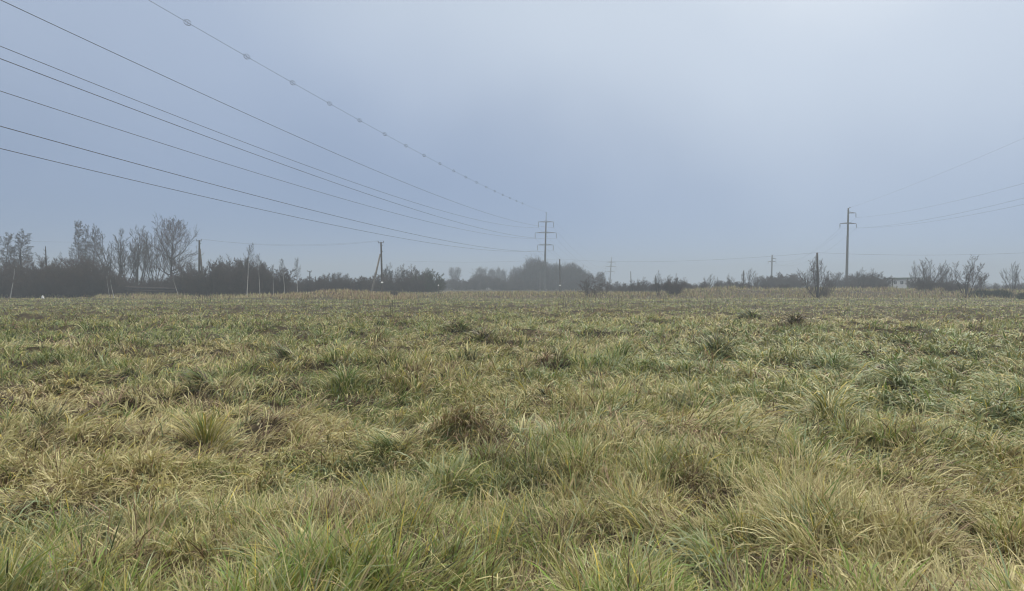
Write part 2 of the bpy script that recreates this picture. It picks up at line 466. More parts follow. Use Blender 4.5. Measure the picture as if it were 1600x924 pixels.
# prominent tussocks standing out of the meadow
def tussock(px, py, rad, height, mix, label, n=300, dirn=None, seed=0, kp=1.9, wmul=1.0):
    rng = np.random.default_rng(900 + seed)
    p = gp(px, py, 0.10); d = math.hypot(p.x, p.y)
    best = max((gh(p.x * (1 + f), p.y * (1 + f)) - 0.9 * abs(f), f) for f in [q * .02 - .12 for q in range(13)])[1]   # stand it on the nearest hump
    p = Vector((p.x * (1 + best), p.y * (1 + best), p.z)); d *= 1 + best
    rr_ = rad * 0.95 * rng.random(n) ** 0.7; aa = rng.random(n) * 6.283
    x, y = np.cos(aa) * rr_, np.sin(aa) * rr_
    z0 = gh(p.x, p.y)
    z = ground_h(x + p.x, y + p.y) - z0 + height * 0.45 * (1 - (rr_ / rad) ** 2) - 0.075
    phi = aa + rng.normal(0, .45, n)
    if dirn is not None:
        phi = np.arctan2(np.sin(phi) + 1.4 * math.sin(dirn), np.cos(phi) + 1.4 * math.cos(dirn))
    W = np.zeros((n, len(NAMES)))
    for nm, v in mix.items(): W[:, NAMES.index(nm)] = v
    for nm, v in (('olive', .35), ('straw', .28), ('tan', .2)): W[:, NAMES.index(nm)] += v * (0.3 + rr_ / rad)
    col, _ = pal_pick(W, rng); col = col * (0.7 + 0.5 * rng.random(n))[:, None]
    w = (0.004 + .004 * rng.random(n)) * max(1, d / 5.5) ** .92 * wmul
    ar = build_blades(x, y, z, height * (0.55 + .95 * rng.random(n)), w, phi, .15 + .5 * rr_ / rad + .15 * np.abs(rng.normal(0, 1, n)),
                      kp * (0.55 + .6 * rng.random(n)), rng.normal(0, .4, n), rng.normal(0, .25, n), col, col * 0.6 + 0.4 * col * 1.3, 5)
    ob = link('grass_tussock', raw_mesh('grass_tussock', *ar), M['grass'])
    ob.location = (p.x, p.y, z0)
    tag(ob, label, 'tussock', 'grass tussocks standing out of the meadow')
DK = dict(dark=.7, green=.6, brown=.4, olive=.35, blue=.15); BR = dict(brown=.9, tan=.8, pink=.6); GR = dict(green=.9, blue=.5, dark=.1, olive=.7, straw=.15)
GY = dict(blue=.8, olive=.8, yellow=.25, straw=.3, dark=.2); TN = dict(tan=.9, straw=.6, pink=.6, brown=.2)
tussock(1120, 582, .26, .34, dict(dark=1, blue=.5, brown=.3), 'dark rounded grass tussock alone in the olive grass below the double armed pylon line', seed=1, kp=1.2)
tussock(851, 576, .17, .24, BR, 'small dark brown tussock straight below the tall pylon', seed=2, n=260)
tussock(1296, 702, .30, .42, GY, 'yellow green tussock arching over a dark hollow in the straw', seed=3, kp=2.2)
tussock(742, 692, .27, .30, BR, 'reddish brown tussock combed downward beside green grass', seed=4, dirn=R(-80), n=340)
tussock(440, 566, .40, .30, DK, 'dark green tussock leaning left among straw in the left half of the field', seed=5, dirn=R(190))
tussock(605, 706, .36, .27, GR, 'dark green tussock just left of the reddish brown one', seed=6, dirn=R(200), n=380)
tussock(1175, 499, .55, .45, DK, 'dark tussock in the pale straw patch, larger of two', seed=7)
tussock(1242, 509, .38, .40, dict(brown=1, dark=.6), 'dark tussock in the pale straw patch, smaller and nearer of two', seed=8)
tussock(714, 521, .5, .36, DK, 'dark tussock before the reedy stalks, higher one of a close pair', seed=9)
tussock(756, 529, .5, .32, dict(dark=.7, brown=.8), 'brownish tussock before the reedy stalks, lower one of a close pair', seed=10)
tussock(543, 610, .42, .34, GR, 'deep green tussock among straw left of the field centre', seed=11, n=340)
tussock(966, 566, .55, .36, dict(green=.8, olive=.6, dark=.2), 'broad olive green tussock right of the small brown one', seed=12, n=340)
tussock(702, 660, .26, .30, TN, 'pale pinkish tussock bowing over just above the reddish brown one', seed=13, dirn=R(-60))
tussock(320, 610, .3, .30, DK, 'dark flattened tussock in the straw left of the deep green one', seed=14, dirn=R(180))
tussock(322, 680, .20, .30, dict(olive=.8, yellow=.3, green=.4, straw=.3), 'yellow green upright tussock among bleached straw', seed=15, kp=.9)

# ------------------------------------------------------------------ trees and shrubs
def grow(rnd, out, p, d, L, r, lvl, S):
    n = S['seg'][lvl]
    pts, rad = [p.copy()], [r]
    pos = p.copy(); dd = d.normalized()
    for i in range(n):
        dd = (dd + Vector((rnd.gauss(0, 1), rnd.gauss(0, 1), rnd.gauss(0, .6))) * S['wob'][lvl] + Vector((0, 0, S['up'][lvl]))).normalized()
        pos = pos + dd * (L / n)
        pts.append(pos.copy()); rad.append(max(S['rmin'], r + (r * S['tip'] - r) * (i + 1) / n))
    out.append((lvl, pts, rad))
    if lvl + 1 >= len(S['seg']): return
    K = S['kids'][lvl]
    for j in range(K):
        t = S['t0'][lvl] + (0.98 - S['t0'][lvl]) * ((j + rnd.random()) / K)
        f = t * n; i = min(int(f), n - 1); u = f - i
        q = pts[i].lerp(pts[i + 1], u); axis = (pts[i + 1] - pts[i]).normalized()
        side = axis.orthogonal(); side.rotate(Matrix.Rotation(rnd.random() * 6.283 if lvl else j * 2.4 + rnd.random(), 3, axis))
        an = R(S['ang'][lvl] * rnd.uniform(.7, 1.25)) * (1 - S.get('close', .3) * t)
        cd = axis * math.cos(an) + side * math.sin(an)
        prof = S['prof'](t) if lvl == 0 else (1.1 - .55 * t)
        grow(rnd, out, q, cd, L * S['ratio'][lvl] * prof * rnd.uniform(.75, 1.2), max(S['rmin'], rad[i] * S['rr'][lvl]), lvl + 1, S)

TALL = dict(seg=[10, 6, 4, 3], wob=[.03, .16, .20, .22], up=[.03, .10, .10, .08], tip=.15, rmin=.018, kids=[46, 8, 6], t0=[.16, .22, .2], ang=[62, 45, 42], ratio=[.46, .46, .5],
            rr=[.42, .5, .6], prof=lambda t: max(.25, 1.15 * math.sin(math.pi * min(1, .22 + .72 * t)) ** .8))
BIRCH = dict(seg=[10, 5, 3, 3], wob=[.025, .10, .18, .2], up=[.03, .06, -.03, -.12], tip=.12, rmin=.017, kids=[40, 8, 5], t0=[.28, .2, .2], ang=[42, 38, 45], ratio=[.26, .5, .5],
             rr=[.34, .5, .6], prof=lambda t: 1.1 - .75 * t)
YOUNG = dict(seg=[9, 4, 3], wob=[.03, .10, .15], up=[.04, .10, .08], tip=.12, rmin=.013, kids=[30, 7], t0=[.42, .15], ang=[38, 36], ratio=[.27, .45], rr=[.3, .6], prof=lambda t: 1.15 - .8 * t)
STEM = dict(seg=[8, 5, 3, 2], wob=[.07, .12, .16, .2], up=[.07, .14, .10, .08], tip=.18, rmin=.016, kids=[13, 7, 5], t0=[.30, .2, .15], ang=[34, 34, 36], ratio=[.40, .48, .5],
            rr=[.5, .55, .6], prof=lambda t: 1.05 - .5 * t)
BUSHY = dict(seg=[6, 4, 3, 2], wob=[.12, .16, .2, .2], up=[.05, .12, .12, .10], tip=.2, rmin=.014, kids=[10, 8, 5], t0=[.06, .10, .1], ang=[42, 42, 42], ratio=[.46, .5, .55],
             rr=[.55, .6, .6], prof=lambda t: 1.05 - .45 * t)

def tree_proto(name, spec, seed, H, r, stems=1, spread=0.0, fan=0.0, trunk_mat='bark', twig_mat='twig', split=1, lean=(0, 0), lenvar=.25):
    """name > trunk, crown; normalised so that its top stands at height 1"""
    rnd = random.Random(seed); out = []
    for s in range(stems):
        a = s * 2.399 + rnd.random(); q = math.sqrt((s + .3) / stems)
        base = Vector((math.cos(a) * spread * q * .35, math.sin(a) * spread * q * .35, 0))
        tilt = fan * q
        d = Vector((math.cos(a) * math.sin(tilt) + lean[0], math.sin(a) * math.sin(tilt) + lean[1], math.cos(tilt)))
        Ls = H * (1 if s == 0 else rnd.uniform(1 - lenvar, 1.0)) * (1 - .12 * q)
        grow(rnd, out, base, d, Ls, r * (1 if s == 0 else rnd.uniform(.6, 1)), 0, spec)
    top = max(p.z for _, pts, _ in out for p in pts)
    tk, cr = Tubes(), Tubes()
    for lvl, pts, rad in out:
        if lvl < split: tk.add(pts, rad, 6 if lvl == 0 else 4)
        else: cr.add(pts, rad, 3)
    root = empty(name)
    link('trunk' if name.endswith('tree') else 'stem', tk.mesh('trunk'), M[trunk_mat], root)
    if not cr.empty(): link('crown', cr.mesh('crown'), M[twig_mat], root)
    return root, top

def mist_proto(name, seed, H, lobes, twig_mat='twig', n=5200, trunk_r=.16, ln=(.5, 1.1), wd=.05):
    """dense tree: trunk with limbs and a crown of very many thin upright twigs spread through several lobes"""
    rnd = random.Random(seed); rng = np.random.default_rng(seed)
    out = []
    sp = dict(STEM); sp['kids'] = [12, 5, 0]; sp['seg'] = [8, 5, 3]
    for s in range(3):
        a = s * 2.1 + rnd.random()
        grow(rnd, out, Vector((math.cos(a) * .3, math.sin(a) * .3, 0)), Vector((math.cos(a) * .25, math.sin(a) * .25, 1)), H * .9, trunk_r, 0, sp)
    tk = Tubes()
    for lvl, pts, rad in out: tk.add(pts, rad, 5 if lvl == 0 else 3)
    wts = np.array([l[3] * l[4] * l[3] for l in lobes]); wts = wts / wts.sum()
    pick = rng.choice(len(lobes), n, p=wts); Lb = np.array(lobes)[pick]
    v = rng.normal(0, 1, (n, 3)); v /= np.linalg.norm(v, axis=1, keepdims=True)
    u = rng.random(n) ** .42
    c = Lb[:, :3] + v * u[:, None] * np.stack([Lb[:, 3], Lb[:, 3], Lb[:, 4]], 1)
    c[:, 2] = np.abs(c[:, 2])
    dr = v * .55 + rng.normal(0, .35, (n, 3)) + np.array([0, 0, .9]); dr /= np.linalg.norm(dr, axis=1, keepdims=True)
    L = ln[0] + (ln[1] - ln[0]) * rng.random(n)
    sd = np.cross(dr, rng.normal(0, 1, (n, 3))); sd /= np.linalg.norm(sd, axis=1, keepdims=True)
    w = wd * (.6 + .8 * rng.random(n))
    mid = c + dr * (L * .5)[:, None] + sd * (L * .08)[:, None]
    e = c + dr * L[:, None]
    Vv = np.stack([c - sd * w[:, None] * .5, c + sd * w[:, None] * .5, mid - sd * w[:, None] * .4, mid + sd * w[:, None] * .4, e - sd * w[:, None] * .12, e + sd * w[:, None] * .12], 1).reshape(-1, 3)
    ix = np.arange(n * 6).reshape(n, 6)
    Qq = np.concatenate([ix[:, [0, 1, 3, 2]], ix[:, [2, 3, 5, 4]]])
    root = empty(name)
    link('trunk' if name.endswith('tree') else 'stem', tk.mesh('trunk'), M['bark'], root)
    link('crown', raw_mesh('crown', Vv, Qq), M[twig_mat], root)
    return root, float(np.percentile(Vv[:, 2], 99.7))

used = set()
PH = {}
def put(proto, px, top, Yd, label, cat, group=None, rz=None, wide=1.0, sink=0.05, rnd=random.Random(5)):
    root, th = proto
    if root.name in used: o = dup(root)
    else: o = root; used.add(root.name)
    x = (px - 800) / F * Yd
    z = gh(x, Yd) - sink
    H = max(.4, at(px, top, Yd).z - z)
    s = H / th
    o.location = (x, Yd, z); o.scale = (s * wide, s * wide, s)
    o.rotation_euler = (0, 0, rnd.random() * 6.283 if rz is None else rz)
    for q in ('label', 'category', 'group'):
        if q in o: del o[q]
    tag(o, label, cat, group)
    return o

# prototypes
P_tall = tree_proto('bare_tree', dict(TALL, rr=[.5, .55, .6], rmin=.021), 3, 14.5, .30, split=2)
P_multi = [tree_proto('bare_tree', dict(STEM, kids=[9, 6, 4], rmin=.019, up=[.07, .2, .16, .1]), 20 + i, 11, .17, stems=7, spread=2.6, fan=.42, split=2, twig_mat='twig_grey') for i in range(3)]
P_birch = [tree_proto('bare_tree', BIRCH, 30 + i, 12, .12, split=1, twig_mat='twig_grey') for i in range(3)]
P_young = [tree_proto('birch_tree', YOUNG, 40 + i, 8, .07, split=1, trunk_mat='birch', twig_mat='twig_grey') for i in range(3)]
P_sap = [tree_proto('birch_tree', dict(YOUNG, kids=[7, 4]), 50 + i, 4, .06, split=1, trunk_mat='birch', twig_mat='twig_grey', lean=((-1) ** i * .12, 0)) for i in range(2)]
P_grove = [tree_proto('bare_tree', STEM, 60 + i, 7, .10, stems=8, spread=2.5, fan=.22, split=2, trunk_mat='birch', twig_mat='twig_grey') for i in range(2)]
P_fork = [tree_proto('bare_tree', dict(STEM, kids=[9, 5, 4]), 70 + i, 6.5, .11, stems=6, spread=.8, fan=.85, split=2) for i in range(3)]
P_shrub = [tree_proto('bare_shrub', BUSHY, 80 + i, 5, .045, stems=17, spread=4.2, fan=.55, split=1, lenvar=.5) for i in range(3)]
P_sparse = [tree_proto('bare_shrub', dict(BUSHY, kids=[8, 6, 4]), 150 + i, 5, .05, stems=9, spread=2.6, fan=.62, split=1, lenvar=.5) for i in range(3)]
P_brown = [tree_proto('bare_shrub', BUSHY, 90 + i, 5, .045, stems=18, spread=4.6, fan=.50, split=1, lenvar=.5, trunk_mat='twig_brown', twig_mat='twig_brown') for i in range(2)]
DENSE = dict(BUSHY, kids=[11, 9, 6], up=[.03, .10, .10, .08], ang=[48, 46, 44])
P_mound = [tree_proto('dense_shrub', DENSE, 100 + i, 3.6, .04, stems=20, spread=6.0, fan=.70, split=1, lenvar=.35) for i in range(2)]
P_mound_g = [tree_proto('dense_shrub', DENSE, 110, 3.6, .04, stems=20, spread=5.0, fan=.60, split=1, lenvar=.35, trunk_mat='twig_green', twig_mat='twig_green')]
P_mist = [mist_proto('misty_tree', 120 + i, 9, lb) for i, lb in enumerate([
    [(0, 0, 5.6, 3.2, 3.4), (1.8, .5, 3.8, 2.4, 2.6), (-1.9, -.4, 3.4, 2.5, 3.0)],
    [(0, 0, 5.2, 2.6, 4.0), (.9, .5, 7.4, 1.5, 1.9), (-1.5, -.4, 3.0, 2.2, 2.6)],
    [(0, 0, 4.5, 3.6, 3.4), (-1.6, .5, 6.0, 1.6, 2.2), (2.0, -.4, 4.2, 2.3, 2.8)]])]
P_spire = [mist_proto('misty_tree', 130, 9, [(0, 0, 5.0, 1.2, 4.2), (.2, 0, 8.0, .6, 1.6)], n=1700, wd=.045)]
P_lollipop = [mist_proto('misty_tree', 131, 9, [(-.9, 0, 6.6, 1.3, 2.0), (1.3, 0, 6.8, 1.2, 2.1), (0, 0, 4.4, 1.4, 1.4)], n=1500, wd=.045)]
P_green = [mist_proto('low_bush', 140, 1.2, [(0, 0, .5, 1.3, .8), (1.0, .1, .4, 1.0, .7), (-1.1, 0, .4, 1.0, .65)], 'evergreen', n=2600, ln=(.15, .35), wd=.05, trunk_r=.03)]

# --- left end
put(P_birch[0], 8, 362, 118, 'drooping bare tree at the left end of the hedgerow, left of the pair', 'tree', 'pair of bare trees at the left end', wide=1.25)
put(P_birch[1], 27, 357, 120, 'drooping bare tree at the left end of the hedgerow, right of the pair', 'tree', 'pair of bare trees at the left end', wide=1.3)
put(P_birch[2], 121, 343, 121, 'slim leaning bare tree, tallest of three above the brown thicket', 'tree', 'three slim trees above the thicket', wide=.8)
put(P_birch[0], 134, 350, 124, 'slim bare tree in the middle of three above the brown thicket', 'tree', 'three slim trees above the thicket', rz=2.1, wide=.62)
put(P_birch[1], 146, 349, 122, 'slim bare tree nearest the willow clump of three above the thicket', 'tree', 'three slim trees above the thicket', rz=4.0, wide=.7)
put(P_multi[0], 186, 356, 130, 'many stemmed bare tree leaning outward, first of the clump left of the tallest tree', 'tree', 'clump of many stemmed trees', rz=.4, wide=1.15)
put(P_multi[1], 212, 350, 131, 'many stemmed bare tree in the middle of the clump left of the tallest tree', 'tree', 'clump of many stemmed trees', rz=1.2, wide=1.0)
put(P_multi[2], 242, 358, 129, 'many stemmed bare tree of the clump right beside the tallest tree', 'tree', 'clump of many stemmed trees', rz=2.5, wide=.72)
put(P_tall, 268, 331, 127, 'tallest bare tree with wide rounded crown and straight dark trunk', 'tree', rz=1.0, wide=.80)

LT = 'leafless dark brown shrub packed in the dense thicket at the left end'
for i, (px, top, yd) in enumerate([(-18, 408, 108), (8, 412, 107), (30, 410, 109), (52, 408, 107), (76, 404, 108), (98, 407, 106.5), (120, 402, 108), (140, 404, 107.5), (158, 410, 109),
                                   (-5, 404, 114), (22, 402, 114), (60, 402, 115), (90, 400, 114), (128, 398, 115), (150, 402, 115), (45, 414, 105), (110, 414, 105)]):
    put((P_brown + P_shrub)[i % 5 if i % 3 else i % 2], px, top, yd, LT, 'shrub', 'brown thicket at the left end')
LB = 'low leafless shrub growing below the many stemmed clump and tallest tree'
for i, (px, top, yd) in enumerate([(172, 425, 121), (190, 430, 122), (208, 431, 121), (226, 431, 122), (244, 430, 121), (262, 428, 122), (280, 426, 121), (200, 433, 118), (236, 433, 118), (268, 432, 118)]):
    put((P_mound + P_shrub)[i % 5], px, top, yd, LB, 'shrub', 'low shrubs below the tallest tree')
LG = 'grey leafless shrub in the dense clump around the braced pole'
for i, (px, top, yd) in enumerate([(292, 416, 113), (306, 421, 111), (325, 418, 111), (345, 404, 113), (364, 403, 114), (382, 402, 113), (400, 404, 114), (416, 410, 113), (430, 422, 113),
                                   (298, 408, 118), (336, 402, 118), (372, 402, 118), (405, 408, 118), (352, 416, 110), (322, 424, 109.5), (390, 416, 110), (425, 430, 111)]):
    put((P_shrub + P_mound[:1])[i % 4], px, top, yd, LG, 'shrub', 'grey shrubs around the braced pole', wide=.9)
for i, (px, top, yd) in enumerate([(440, 437, 140), (456, 438, 142), (472, 434, 140), (462, 440, 132)]):
    put(P_mound[i % 2], px, top, yd, 'low dark shrub behind the pale birch saplings', 'shrub', 'low shrubs behind the birch saplings')
for i, (px, top, yd) in enumerate([(486, 430, 135), (500, 427, 136), (515, 425, 134), (530, 425, 135), (545, 427, 136), (560, 430, 135), (508, 432, 131), (538, 432, 131), (572, 432, 136)]):
    put((P_mound + P_shrub)[i % 5], px, top, yd, 'dense dark rounded shrub behind the tan grass mound', 'shrub', 'shrubs behind the tan mound')
# birches with pale stems
W = 'pale birches along the hedgerow'
put(P_young[0], 386, 379, 104, 'pale birch with the tallest white trunk before the grey shrubs', 'tree', W, rz=0)
put(P_young[1], 406, 395, 105, 'thin pale birch leaning slightly just right of the tallest birch', 'tree', W, rz=1, wide=.8)
put(P_young[2], 427, 412, 105, 'short thin birch at the end of the grey shrubs', 'tree', W, rz=2, wide=.8)
put(P_young[2], 445, 403, 107, 'slim birch standing in the gap, left of two there', 'tree', W, rz=3, wide=.85)
put(P_young[0], 465, 402, 106, 'slim white stemmed birch standing in the gap, right of two there', 'tree', W, rz=4, wide=.9)
put(P_sap[0], 16, 418, 103.5, 'white crooked sapling before the thicket at the left end', 'tree', W, rz=0)
put(P_sap[1], 171, 430, 103.5, 'white sapling before the low shrubs, taller of two', 'tree', W, rz=0, wide=.6)
put(P_sap[0], 178, 436, 103.5, 'leaning white sapling beside the taller one', 'tree', W, rz=3.0, wide=1.3)
put(P_sap[1], 279, 437, 108, 'thin leaning sapling at the foot of the tallest tree', 'tree', W, rz=0.0, wide=1.3)

# --- grove and misty wood in the middle
put(P_grove[0], 606, 410, 150, 'pale stemmed bare tree right beside the strutted pole', 'tree', 'pale stemmed grove', rz=.6, wide=.8)
put(P_grove[1], 626, 411, 152, 'pale stemmed bare tree in the middle of the grove', 'tree', 'pale stemmed grove', rz=1.6)
put(P_grove[0], 646, 411, 151, 'pale stemmed bare tree at the green end of the grove', 'tree', 'pale stemmed grove', rz=3.6)
for i, (px, top, yd) in enumerate([(584, 424, 148), (600, 428, 144), (616, 430, 145), (632, 430, 144), (648, 430, 145), (660, 424, 148)]):
    put(P_mound[i % 2], px, top, yd, 'dark shrub massed under the pale stemmed grove', 'shrub', 'shrubs under the grove')
put(P_mound_g[0], 664, 418, 149, 'mossy green shrub on the right flank of the grove, taller one', 'shrub', 'green shrubs by the grove')
put(P_mound_g[0], 676, 430, 147, 'mossy green shrub on the right flank of the grove, lower one', 'shrub', 'green shrubs by the grove', rz=2)
MW = 'misty trees of the wood behind the tall pylon'
for i, (px, top, yd) in enumerate([(684, 440, 240), (694, 438, 240), (706, 436, 238), (720, 434, 240), (734, 432, 236), (748, 428, 240), (760, 431, 238), (774, 434, 240), (788, 434, 236), (798, 430, 240), (714, 440, 225), (742, 438, 225), (770, 438, 225), (797, 436, 226), (690, 444, 222), (728, 441, 222), (756, 440, 222), (784, 440, 222)]):
    put((P_mist + P_mound)[i % 5], px, top, yd, 'hazy low tree in the dark mass between the grove and the tall pylon', 'tree', 'low hazy mass left of the pylon', wide=1.5)
for i, (px, top, yd, lab) in enumerate([
        (808, 418, 245, 'misty round tree at the left shoulder of the wood'), (822, 420, 240, 'misty lower tree below the left shoulder of the wood'),
        (836, 403, 250, 'highest misty tree crown just left of the tall pylon'), (848, 408, 252, 'misty tree directly behind the tall pylon'),
        (866, 412, 248, 'misty tree between the tall pylon and the dark post'), (882, 414, 250, 'misty tree just right of the dark post'),
        (894, 411, 246, 'pointed misty tree at the right top of the wood'), (906, 418, 244, 'misty tree sloping down behind the lone twiggy shrub'),
        (918, 426, 240, 'low misty tree behind the lone twiggy shrub'), (938, 425, 225, 'misty tree at the right end of the wood')]):
    put(P_mist[i % 3], px, top, yd, lab, 'tree', MW, wide=1.0 if i != 9 else .8)
for i, (px, yd) in enumerate([(815, 228), (832, 229), (850, 229), (868, 228), (886, 229), (902, 228)]):
    put(P_mound[i % 2], px, 434, yd, 'dark undergrowth shrub at the foot of the misty wood', 'shrub', 'undergrowth of the misty wood')
put(P_lollipop[0], 710, 417, 300, 'hazy tree with two separate crowns left of the wood', 'tree', MW, rz=0)
put(P_spire[0], 752, 417, 330, 'faint broad hazy tree above the low mass', 'tree', MW, wide=2.0)
put(P_spire[0], 769, 420, 320, 'faint pointed hazy tree, next after the broad one', 'tree', MW, wide=1.7)
put(P_spire[0], 779, 417, 350, 'very faint slim hazy tree between two darker ones', 'tree', MW, wide=1.0)
put(P_spire[0], 786, 421, 320, 'small spired hazy tree nearest the wood', 'tree', MW, wide=1.1)
put(P_spire[0], 666, 419, 340, 'faint solitary hazy tree behind the green flank of the grove', 'tree', MW, wide=.8)

# --- right half
put(P_sparse[0], 923, 423, 108, 'lone twiggy purple grey shrub before the misty wood', 'shrub', rz=.3, wide=1.5)
put(P_sparse[1], 944, 432, 118, 'small twiggy shrub next to the lone one', 'shrub', wide=1.2)
RS_ = 'small bare trees along the bank'
for i, (px, top, yd, lab, pr, wd) in enumerate([
    (990, 436, 122, 'small spreading bare tree right of the far pylon', P_fork[0], .8), (1003, 432, 135, 'small bare tree behind the spreading one', P_fork[1], .8),
    (1029, 422, 108, 'forked bare tree with dark trunk left of the rounded shrub', P_fork[2], .62), (1018, 438, 120, 'low bare tree left of the forked one', P_fork[1], .8),
    (998, 434, 140, 'slim bare tree rising from the hazy row right of the far pylon', P_fork[2], .6), (1042, 428, 125, 'spindly bare tree between forked tree and rounded shrub', P_fork[0], .6), (1068, 432, 130, 'spindly bare tree on the right flank of the rounded shrub', P_fork[1], .7),
    (1107, 427, 150, 'twin stemmed bare tree at the left start of the bank', P_fork[0], .6), (1119, 432, 150, 'thin bare tree beside the twin stemmed one', P_fork[1], .5),
    (1142, 426, 150, 'bare tree with dark clustered twig ends', P_fork[2], .55), (1168, 418, 150, 'bare two topped tree on the bank', P_fork[0], .6),
    (1180, 426, 155, 'smaller bare tree beside the two topped one', P_fork[1], .6),
    (1277, 400, 104, 'bare forked tree growing around the thick dark pole', P_fork[0], .72), (1262, 419, 128, 'bare bushy tree left of the thick pole', P_fork[1], .8),
    (1349, 417, 150, 'rounded bare tree right of the right pylon', P_fork[2], 1.0), (1366, 418, 152, 'bare tree left of the white building', P_fork[1], .8),
    (1432, 406, 140, 'slim bare tree right of the white building', P_fork[1], .4), (1452, 401, 132, 'broad bare tree on the bank between building and many stemmed tree', P_fork[0], .85),
    (1478, 406, 130, 'bare tree with crooked stems next to the broad one', P_fork[2], .7), (1509, 397, 105, 'many stemmed bare tree standing forward at the right', P_fork[1], .88),
    (1533, 420, 122, 'low bare tree behind the many stemmed one', P_fork[2], .8), (1582, 408, 125, 'slender bare tree near the right edge', P_fork[0], .55), (1604, 414, 125, 'bare tree at the very right edge', P_fork[1], .7)]):
    put(pr, px, top, yd, lab, 'tree', RS_, wide=wd * 1.25)
put(P_shrub[0], 1052, 432, 112, 'rounded purple grey shrub right of the forked tree', 'shrub', wide=.95)
put(P_sparse[2], 1055, 427, 114, 'wispy shrub poking above the rounded one', 'shrub', wide=.7)
for i, (px, top, yd) in enumerate([(966, 446, 160), (980, 441, 150), (996, 440, 150), (1010, 438, 145), (1024, 440, 140), (1040, 438, 135), (1066, 438, 140), (1076, 444, 150), (1090, 447, 160)]):
    put((P_mound + P_shrub)[i % 5], px, top, yd, 'low grey shrub in the hazy row right of the far pylon', 'shrub', 'hazy shrubs right of the far pylon', wide=1.25)
BK = 'hazy shrubs along the bank'
for i, (px, top, yd) in enumerate([(1088, 445, 160), (1100, 440, 160), (1118, 442, 165), (1136, 436, 190), (1152, 438, 180), (1172, 440, 160), (1190, 430, 190), (1204, 430, 185), (1218, 424, 195), (1232, 426, 190), (1246, 432, 180), (1160, 442, 150), (1196, 442, 152), (1222, 442, 152)]):
    put((P_shrub + P_mound)[i % 5], px, top, yd - 15, 'hazy twiggy shrub on the bank left of the thick pole', 'shrub', BK + ' left', wide=1.35)
for i, (px, top, yd) in enumerate([(1268, 437, 112), (1290, 434, 108), (1300, 430, 130), (1286, 444, 106)]):
    put(P_sparse[i % 3], px, top, yd, 'purple grey shrub crowding the foot of the thick pole', 'shrub', 'shrubs around the thick pole', wide=.8)
for i, (px, top, yd) in enumerate([(1308, 424, 190), (1322, 436, 180), (1338, 424, 185), (1354, 426, 175), (1362, 424, 170), (1376, 431, 172), (1330, 442, 150), (1352, 442, 150), (1376, 442, 152)]):
    put((P_shrub + P_mound)[i % 5], px, top, yd - 15, 'hazy shrub on the bank between the thick pole and white building', 'shrub', BK + ' right', wide=1.3)
for i, (px, top, yd) in enumerate([(1434, 434, 150), (1444, 430, 135), (1456, 430, 130), (1472, 432, 128), (1488, 434, 126), (1500, 438, 122), (1446, 438, 120), (1482, 440, 118)]):
    put((P_mound + P_shrub)[i % 5], px, top, yd, 'dense purple grey shrub below the broad bare tree', 'shrub', 'shrubs below the broad bare tree')
for i, (px, top, yd) in enumerate([(1524, 442, 130), (1542, 440, 132), (1556, 441, 130), (1570, 438, 132), (1588, 438, 130), (1602, 440, 130), (1620, 436, 130)]):
    put(P_sparse[i % 3], px, top, yd, 'thin reddish grey shrub in the sparse row at the right edge', 'shrub', 'sparse shrubs at the right edge', wide=.8)
put(P_green[0], 1533, 452, 107, 'dark green low bush right of the many stemmed tree', 'bush', 'dark low bushes at the right', rz=0)
put(P_green[0], 1563, 452, 107, 'dark green low bush in the middle of three at the right', 'bush', 'dark low bushes at the right', rz=2)
put(P_green[0], 1600, 457, 98, 'dark green low bush cut by the right picture edge', 'bush', 'dark low bushes at the right', rz=4)

# ragged tops: sparse shrubs reaching out of the hedge, thin trees in the wood, faint far scrub at the right
for i, (px, top) in enumerate([(3, 404), (38, 400), (66, 396), (84, 399), (103, 394), (137, 396), (154, 400)]):
    put(P_sparse[i % 3], px, top, 111 + i % 3, 'wispy brown shrub reaching above the dense thicket at the left end', 'shrub', 'wispy shrubs above the thicket', wide=.9)
for i, (px, top) in enumerate([(288, 404), (331, 402), (350, 398), (368, 397), (393, 399), (412, 404)]):
    put(P_sparse[i % 3], px, top, 114 + i % 3, 'wispy grey shrub reaching above the clump around the braced pole', 'shrub', 'wispy shrubs around the braced pole', wide=.9)
for i, (px, top) in enumerate([(812, 414), (826, 409), (840, 402), (858, 407), (876, 410), (890, 409), (901, 413), (912, 420)]):
    put(P_multi[i % 3], px, top, 236 + i, 'thin misty tree with bare upright stems along the front of the wood', 'tree', 'thin misty trees of the wood', wide=.8)
for i in range(24):
    px = 958 + i * 28 + (i * 37) % 13
    if 1378 < px < 1424: continue
    put((P_shrub + P_mound)[i % 5], px, 439 + (i * 53) % 6, 205 + (i * 29) % 30, 'faint distant scrub in the fog behind the bank and right trees', 'shrub', 'faint distant scrub', wide=2.0)

# dead snags
def snag(px0, py0, px1, py1, Yd, r, label):
    p0, p1 = at(px0, py0, Yd), at(px1, py1, Yd)
    p0.z = gh(p0.x, Yd) - .1
    base = p0.copy(); d = p1 - p0
    o = empty('dead_tree', base); t = Tubes()
    t.add([Vector((0, 0, 0)), d * .3 + Vector((.03, 0, 0)), d * .65 - Vector((.04, 0, 0)), d * .9, d], [r, r * .85, r * .7, r * .6, r * .35], 6)
    link('trunk', t.mesh('trunk'), M['bark'], o)
    b = Tubes(); rnd = random.Random(int(px0))
    for i in range(7):
        q = d * rnd.uniform(.55, .95); a = rnd.random() * 6.28
        b.add([q, q + Vector((math.cos(a) * .25, math.sin(a) * .25, .12)), q + Vector((math.cos(a) * .4, math.sin(a) * .4, .35))], [r * .35, r * .25, r * .1], 4)
    link('branch_stubs', b.mesh('branch_stubs'), M['bark'], o)
    tag(o, label, 'dead tree')
